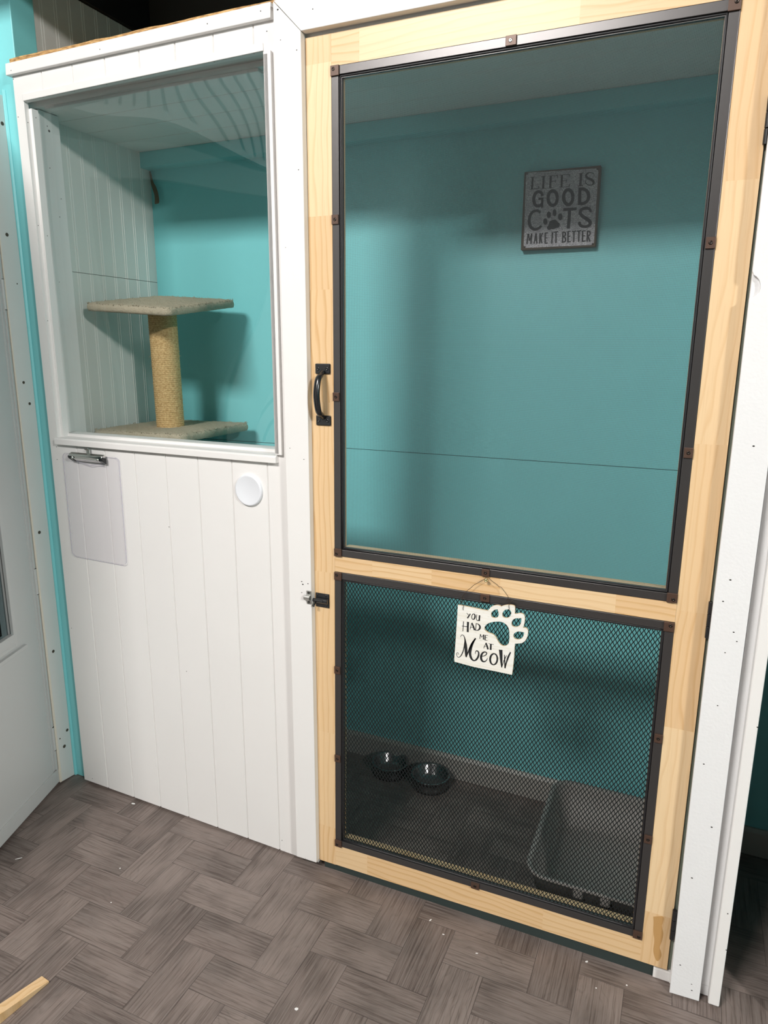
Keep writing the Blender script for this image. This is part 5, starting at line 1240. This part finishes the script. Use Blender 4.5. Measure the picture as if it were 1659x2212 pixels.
# ================================================================== round white cover
bm = BM()
lathe(bm, [(0.0, 0.0065), (0.0345, 0.0065), (0.0375, 0.0075), (0.0400, 0.0068), (0.0412, 0.0045), (0.0412, 0.0)], (0, 0, 0), 64)
bm.transform(Matrix.Rotation(math.pi / 2, 4, 'X'))
o = obj('wall_disc', bm, DISCM, smooth=True)
o.location = (-0.1915, on_panel(-0.1915, 0.0002), 1.0600)
o.rotation_euler = (0, 0, PROT)
tag(o, 'round white plastic disc mounted on the white panel below the window', 'disc')

# ================================================================== cat tree behind the window
ct = empty('cat_tree', (-0.715, 0.345, 0.0))
tag(ct, 'beige carpeted cat tree with sisal posts standing behind the window', 'cat tree')


def carpet_slab(name, s, th, mtx, seed):
    rnd = random.Random(seed)
    bm = BM()
    n = 44
    m_ = 7
    top = []
    for lay, z in enumerate((th / 2, -th / 2)):
        g = []
        for a in range(n + 1):
            row = []
            for b in range(n + 1):
                x = (a / n - 0.5) * s
                y = (b / n - 0.5) * s
                e = min(min(a, n - a), min(b, n - b)) / n
                dz = (0.004 * (1 - math.exp(-e * 40)) - 0.004 + rnd.uniform(-0.0016, 0.0016)) * (1 if lay == 0 else 0.2)
                ox = rnd.uniform(-0.0012, 0.0012)
                oy = rnd.uniform(-0.0012, 0.0012)
                # soft corner rounding
                r = 0.022
                cx, cy = max(abs(x) - (s / 2 - r), 0), max(abs(y) - (s / 2 - r), 0)
                d = math.hypot(cx, cy)
                if d > r and cx > 0 and cy > 0:
                    x = math.copysign(s / 2 - r + cx * r / d, x)
                    y = math.copysign(s / 2 - r + cy * r / d, y)
                row.append(bm.verts.new((x + ox, y + oy, z + dz)))
            g.append(row)
        top.append(g)
        for a in range(n):
            for b in range(n):
                bm.faces.new((g[a][b], g[a + 1][b], g[a + 1][b + 1], g[a][b + 1]))
    loop = [(a, 0) for a in range(n)] + [(n, b) for b in range(n)] + [(n - a, n) for a in range(n)] + [(0, n - b) for b in range(n)]
    cur = [top[0][a][b] for a, b in loop]
    low = [top[1][a][b] for a, b in loop]
    rings = [cur]
    for k in range(1, 3):
        rg = []
        for u, v in zip(cur, low):
            p_ = u.co.lerp(v.co, k / 3)
            dirv = Vector((p_.x, p_.y, 0)).normalized() * (0.0025 + rnd.uniform(-0.0012, 0.0016))
            rg.append(bm.verts.new(p_ + dirv))
        rings.append(rg)
    rings.append(low)
    for A, B in zip(rings, rings[1:]):
        for k in range(len(A)):
            bm.faces.new((A[k], A[(k + 1) % len(A)], B[(k + 1) % len(A)], B[k]))
    # tufts of loose pile along the edges
    for k in range(260):
        t = rnd.choice(cur)
        p_ = t.co.copy()
        q_ = p_ + Vector((rnd.uniform(-0.004, 0.004), rnd.uniform(-0.004, 0.004), rnd.uniform(0.001, 0.006)))
        tube(bm, [p_, (p_ + q_) / 2 + Vector((rnd.uniform(-.001, .001), rnd.uniform(-.001, .001), 0.001)), q_], 0.0005, 4)
    bm.transform(mtx)
    return obj(name, bm, CARPET, ct, smooth=True)


up = Matrix.Translation((-0.721, 0.339, 1.549)) @ Matrix.Rotation(-0.023, 4, 'Z') @ Matrix.Rotation(0.065, 4, 'Y') @ Matrix.Rotation(0.132, 4, 'X')
carpet_slab('platform', 0.322, 0.024, up, 3)
carpet_slab('platform', 0.350, 0.026, Matrix.Translation((-0.712, 0.343, 1.157)) @ Matrix.Rotation(0.010, 4, 'X') @ Matrix.Rotation(-0.01, 4, 'Y'), 5)
carpet_slab('platform', 0.40, 0.03, Matrix.Translation((-0.715, 0.345, 0.016)), 8)


def sisal_post(z0, z1, x0, x1, y):
    bm = BM()
    rnd = random.Random(4)
    pitch = 0.0062
    prof = []
    z = z0
    n = 28
    rows = []
    steps = int((z1 - z0) / (pitch / 4))
    for i in range(steps + 1):
        t = i / steps
        zz = z0 + (z1 - z0) * t
        rr = 0.0420 + 0.0018 * abs(math.sin(math.pi * (zz - z0) / pitch)) ** 0.6
        cx = x0 + (x1 - x0) * t
        rows.append([bm.verts.new((cx + rr * math.cos(2 * math.pi * k / n), y + rr * math.sin(2 * math.pi * k / n), zz + 0.0012 * math.sin(2 * math.pi * k / n + 1))) for k in range(n)])
    for A, B in zip(rows, rows[1:]):
        for k in range(n): bm.faces.new((A[k], A[(k + 1) % n], B[(k + 1) % n], B[k]))
    bm.faces.new(rows[0][::-1]); bm.faces.new(rows[-1])
    for k in range(150):      # loose fibres
        a = rnd.uniform(0, 2 * math.pi)
        zz = rnd.uniform(z0 + 0.01, z1 - 0.01)
        cx = x0 + (x1 - x0) * (zz - z0) / (z1 - z0)
        p_ = Vector((cx + 0.0435 * math.cos(a), y + 0.0435 * math.sin(a), zz))
        q_ = p_ + Vector((0.006 * math.cos(a + rnd.uniform(-1, 1)), 0.006 * math.sin(a + rnd.uniform(-1, 1)), rnd.uniform(-0.006, 0.006)))
        tube(bm, [p_, q_], 0.0003, 4)
    return obj('post', bm, SISAL, ct, smooth=True)


sisal_post(1.166, 1.547, -0.706, -0.712, 0.322)
sisal_post(0.030, 1.150, -0.715, -0.710, 0.345)

# ================================================================== strip of tape dangling in the corner
bm = BM()
strip = [(-0.9245, 0.5535, 1.9985, 3.5), (-0.9215, 0.5530, 1.9870, 5.0), (-0.9185, 0.5520, 1.9740, 5.5), (-0.9140, 0.5505, 1.9610, 7.5), (-0.9075, 0.5490, 1.9480, 11.0), (-0.9010, 0.5475, 1.9350, 11.5),
         (-0.8960, 0.5460, 1.9210, 11.0), (-0.8940, 0.5450, 1.9080, 12.0), (-0.8945, 0.5445, 1.8960, 13.0), (-0.8950, 0.5440, 1.8925, 9.0)]
pts_ = catmull([(a, b, c) for a, b, c, d in strip], 3)
wid = [strip[min(len(strip) - 1, i // 3)][3] * (1 - (i % 3) / 3) + strip[min(len(strip) - 1, i // 3 + 1)][3] * ((i % 3) / 3) for i in range(len(pts_))]
rows = []
for p_, w_ in zip(pts_, wid):
    h_ = w_ / 2000
    rows.append([bm.verts.new((p_.x + s_ * h_ * 1.05, p_.y - 0.002 + q_ + s_ * h_ * 0.5, p_.z + s_ * h_ * 0.25)) for s_, q_ in ((-1, 0), (1, 0), (1, 0.0012), (-1, 0.0012))])
for A, B in zip(rows, rows[1:]):
    for k in range(4): bm.faces.new((A[k], A[(k + 1) % 4], B[(k + 1) % 4], B[k]))
bm.faces.new(rows[0][::-1]); bm.faces.new(rows[-1])
o = obj('dangling_strip', bm, TAPE, smooth=False)
tag(o, 'short brown strip dangling in the top corner of the kennel behind the window', 'strip')

# ================================================================== litter tray
lt = empty('litter_tray', (0.730, 0.285, 0.0))
tag(lt, 'grey plastic litter tray on the kennel floor behind the diamond mesh', 'litter tray')
def rr2(cx, cy, w, h, r, n=7): return [(cx + a, cy + b) for a, b in rrect(w, h, r, n)]
LC = (0.7225, 0.282)
bm = BM()
levels = [(0.268, 0.360, 0.030, 0.001), (0.322, 0.425, 0.048, 0.120), (0.326, 0.430, 0.050, 0.122), (0.340, 0.446, 0.056, 0.1235), (0.341, 0.448, 0.057, 0.128), (0.336, 0.440, 0.054, 0.131), (0.318, 0.422, 0.046, 0.1285), (0.312, 0.414, 0.044, 0.122), (0.262, 0.354, 0.028, 0.010)]
rings = []
for w_, h_, r_, z_ in levels: rings.append([bm.verts.new((x, y, z_)) for x, y in rr2(LC[0], LC[1], w_, h_, r_)])
for A, B in zip(rings, rings[1:]):
    for k in range(len(A)): bm.faces.new((A[k], A[(k + 1) % len(A)], B[(k + 1) % len(A)], B[k]))
bm.faces.new(rings[0][::-1]); bm.faces.new(rings[-1])
obj('tray_body', bm, TRAYM, lt, smooth=True)
for x in (0.69, 0.755):
    bm = BM()
    box(bm, x - 0.012, x + 0.012, 0.058, 0.076, 0.100, 0.124)
    obj('tray_grip', bm, TRAYM, lt, bevel=0.004)

# ================================================================== two stainless bowls
def bowl(x, y, label, r=0.062, h=0.042):
    bm = BM()
    lathe(bm, [(0.0, 0.004), (r * 0.62, 0.004), (r * 0.74, 0.010), (r * 0.86, h - 0.004), (r * 0.93, h), (r, h + 0.0005), (r + 0.002, h - 0.001), (r, h - 0.0025), (r * 0.93, h - 0.0025),
               (r * 0.94, 0.012), (r * 0.98, 0.0), (r * 0.90, 0.0), (r * 0.70, 0.002), (0.0, 0.002)], (0, 0, 0), 56)
    o = obj('bowl', bm, BOWLM, smooth=True)
    o.location = (x, y, 0.0005)
    tag(o, label, 'bowl', 'steel bowls on the kennel floor')
    return o


b1 = bowl(0.0008, 0.500, 'small stainless steel bowl on the kennel floor, nearest the left door stile')
b2 = b1.copy()
COL.objects.link(b2)
b2.location = (0.1520, 0.4880, 0.0005)
b2.scale = (1.04, 1.04, 1.0)
b2['label'] = 'slightly wider stainless steel bowl nearer the litter tray, against the white baseboard'

# ================================================================== door wedge on the floor
wd = BM()
rgbs = []
Lg, Wd, h0, h1 = 0.185, 0.0262, 0.0052, 0.0350
hexa(wd, [(0, 0, 0), (Wd, 0, 0), (Wd, -Lg, 0), (0, -Lg, 0)], [(0, 0, h0), (Wd, 0, h0), (Wd, -Lg, h1), (0, -Lg, h1)])
o = obj('door_wedge', wd, PINE, bevel=0.0006)
color_board(o, lambda i: (0.31, 0.0, 0.75))
o.location = (-0.4115, -0.5725, 0.0002)
o.rotation_euler = (0, 0, -0.11)
tag(o, 'raw pine wedge lying on the grey floor in front of the door', 'door wedge')

# ================================================================== crumbs of white paint on the floor
CH = [(-0.7958, -0.3214, 'long white paint sliver on the floor near the open grey door', 0.022, 0.0022, 0.8),
      (-0.6774, 0.002, 'white paint crumb on the floor against the foot of the white panel', 0.014, 0.006, 0.2),
      (-0.4349, -0.3373, 'tiny white paint chip on the floor in the middle of the left half', 0.004, 0.003, 0.4),
      (-0.5050, -0.2330, 'tiny white chip on the floor below the white panel', 0.004, 0.003, 1.1),
      (0.1635, -0.4021, 'flat pale paint flake on the floor near the bottom edge, left of the door centre', 0.010, 0.007, 0.5),
      (0.3485, -0.050, 'small curled white paint chip just in front of the door, left of its centre', 0.008, 0.004, 1.2),
      (0.3930, -0.0790, 'small white paint fleck on the floor before the door, at its centre', 0.007, 0.0025, 0.1),
      (0.4850, -0.0990, 'thin white paint fleck on the floor before the door, right of its centre', 0.007, 0.0022, 0.3),
      (0.7300, -0.0150, 'oval pale paint flake on the floor before the right end of the door', 0.008, 0.0045, 0.6),
      (0.8230, -0.0430, 'tiny white chip on the floor near the right casing', 0.0045, 0.004, 0.2),
      (0.7600, -0.0790, 'tiny white chip on the floor below the oval paint flake', 0.0035, 0.003, 0.9)]
for x, y, lab, a, b, rz in CH:
    bm = BM()
    rnd = random.Random(int(abs(x * 1000)))
    pts = [(a / 2 * math.cos(k * math.pi / 4) * rnd.uniform(.75, 1.1), b / 2 * math.sin(k * math.pi / 4) * rnd.uniform(.75, 1.1)) for k in range(8)]
    prism(bm, pts, 'z', 0.0002, 0.0013)
    o = obj('paint_chip', bm, WHITE)
    o.location = (x, y, 0.0)
    o.rotation_euler = (0, 0, rz)
    tag(o, lab, 'paint chip', 'paint chips on the floor')
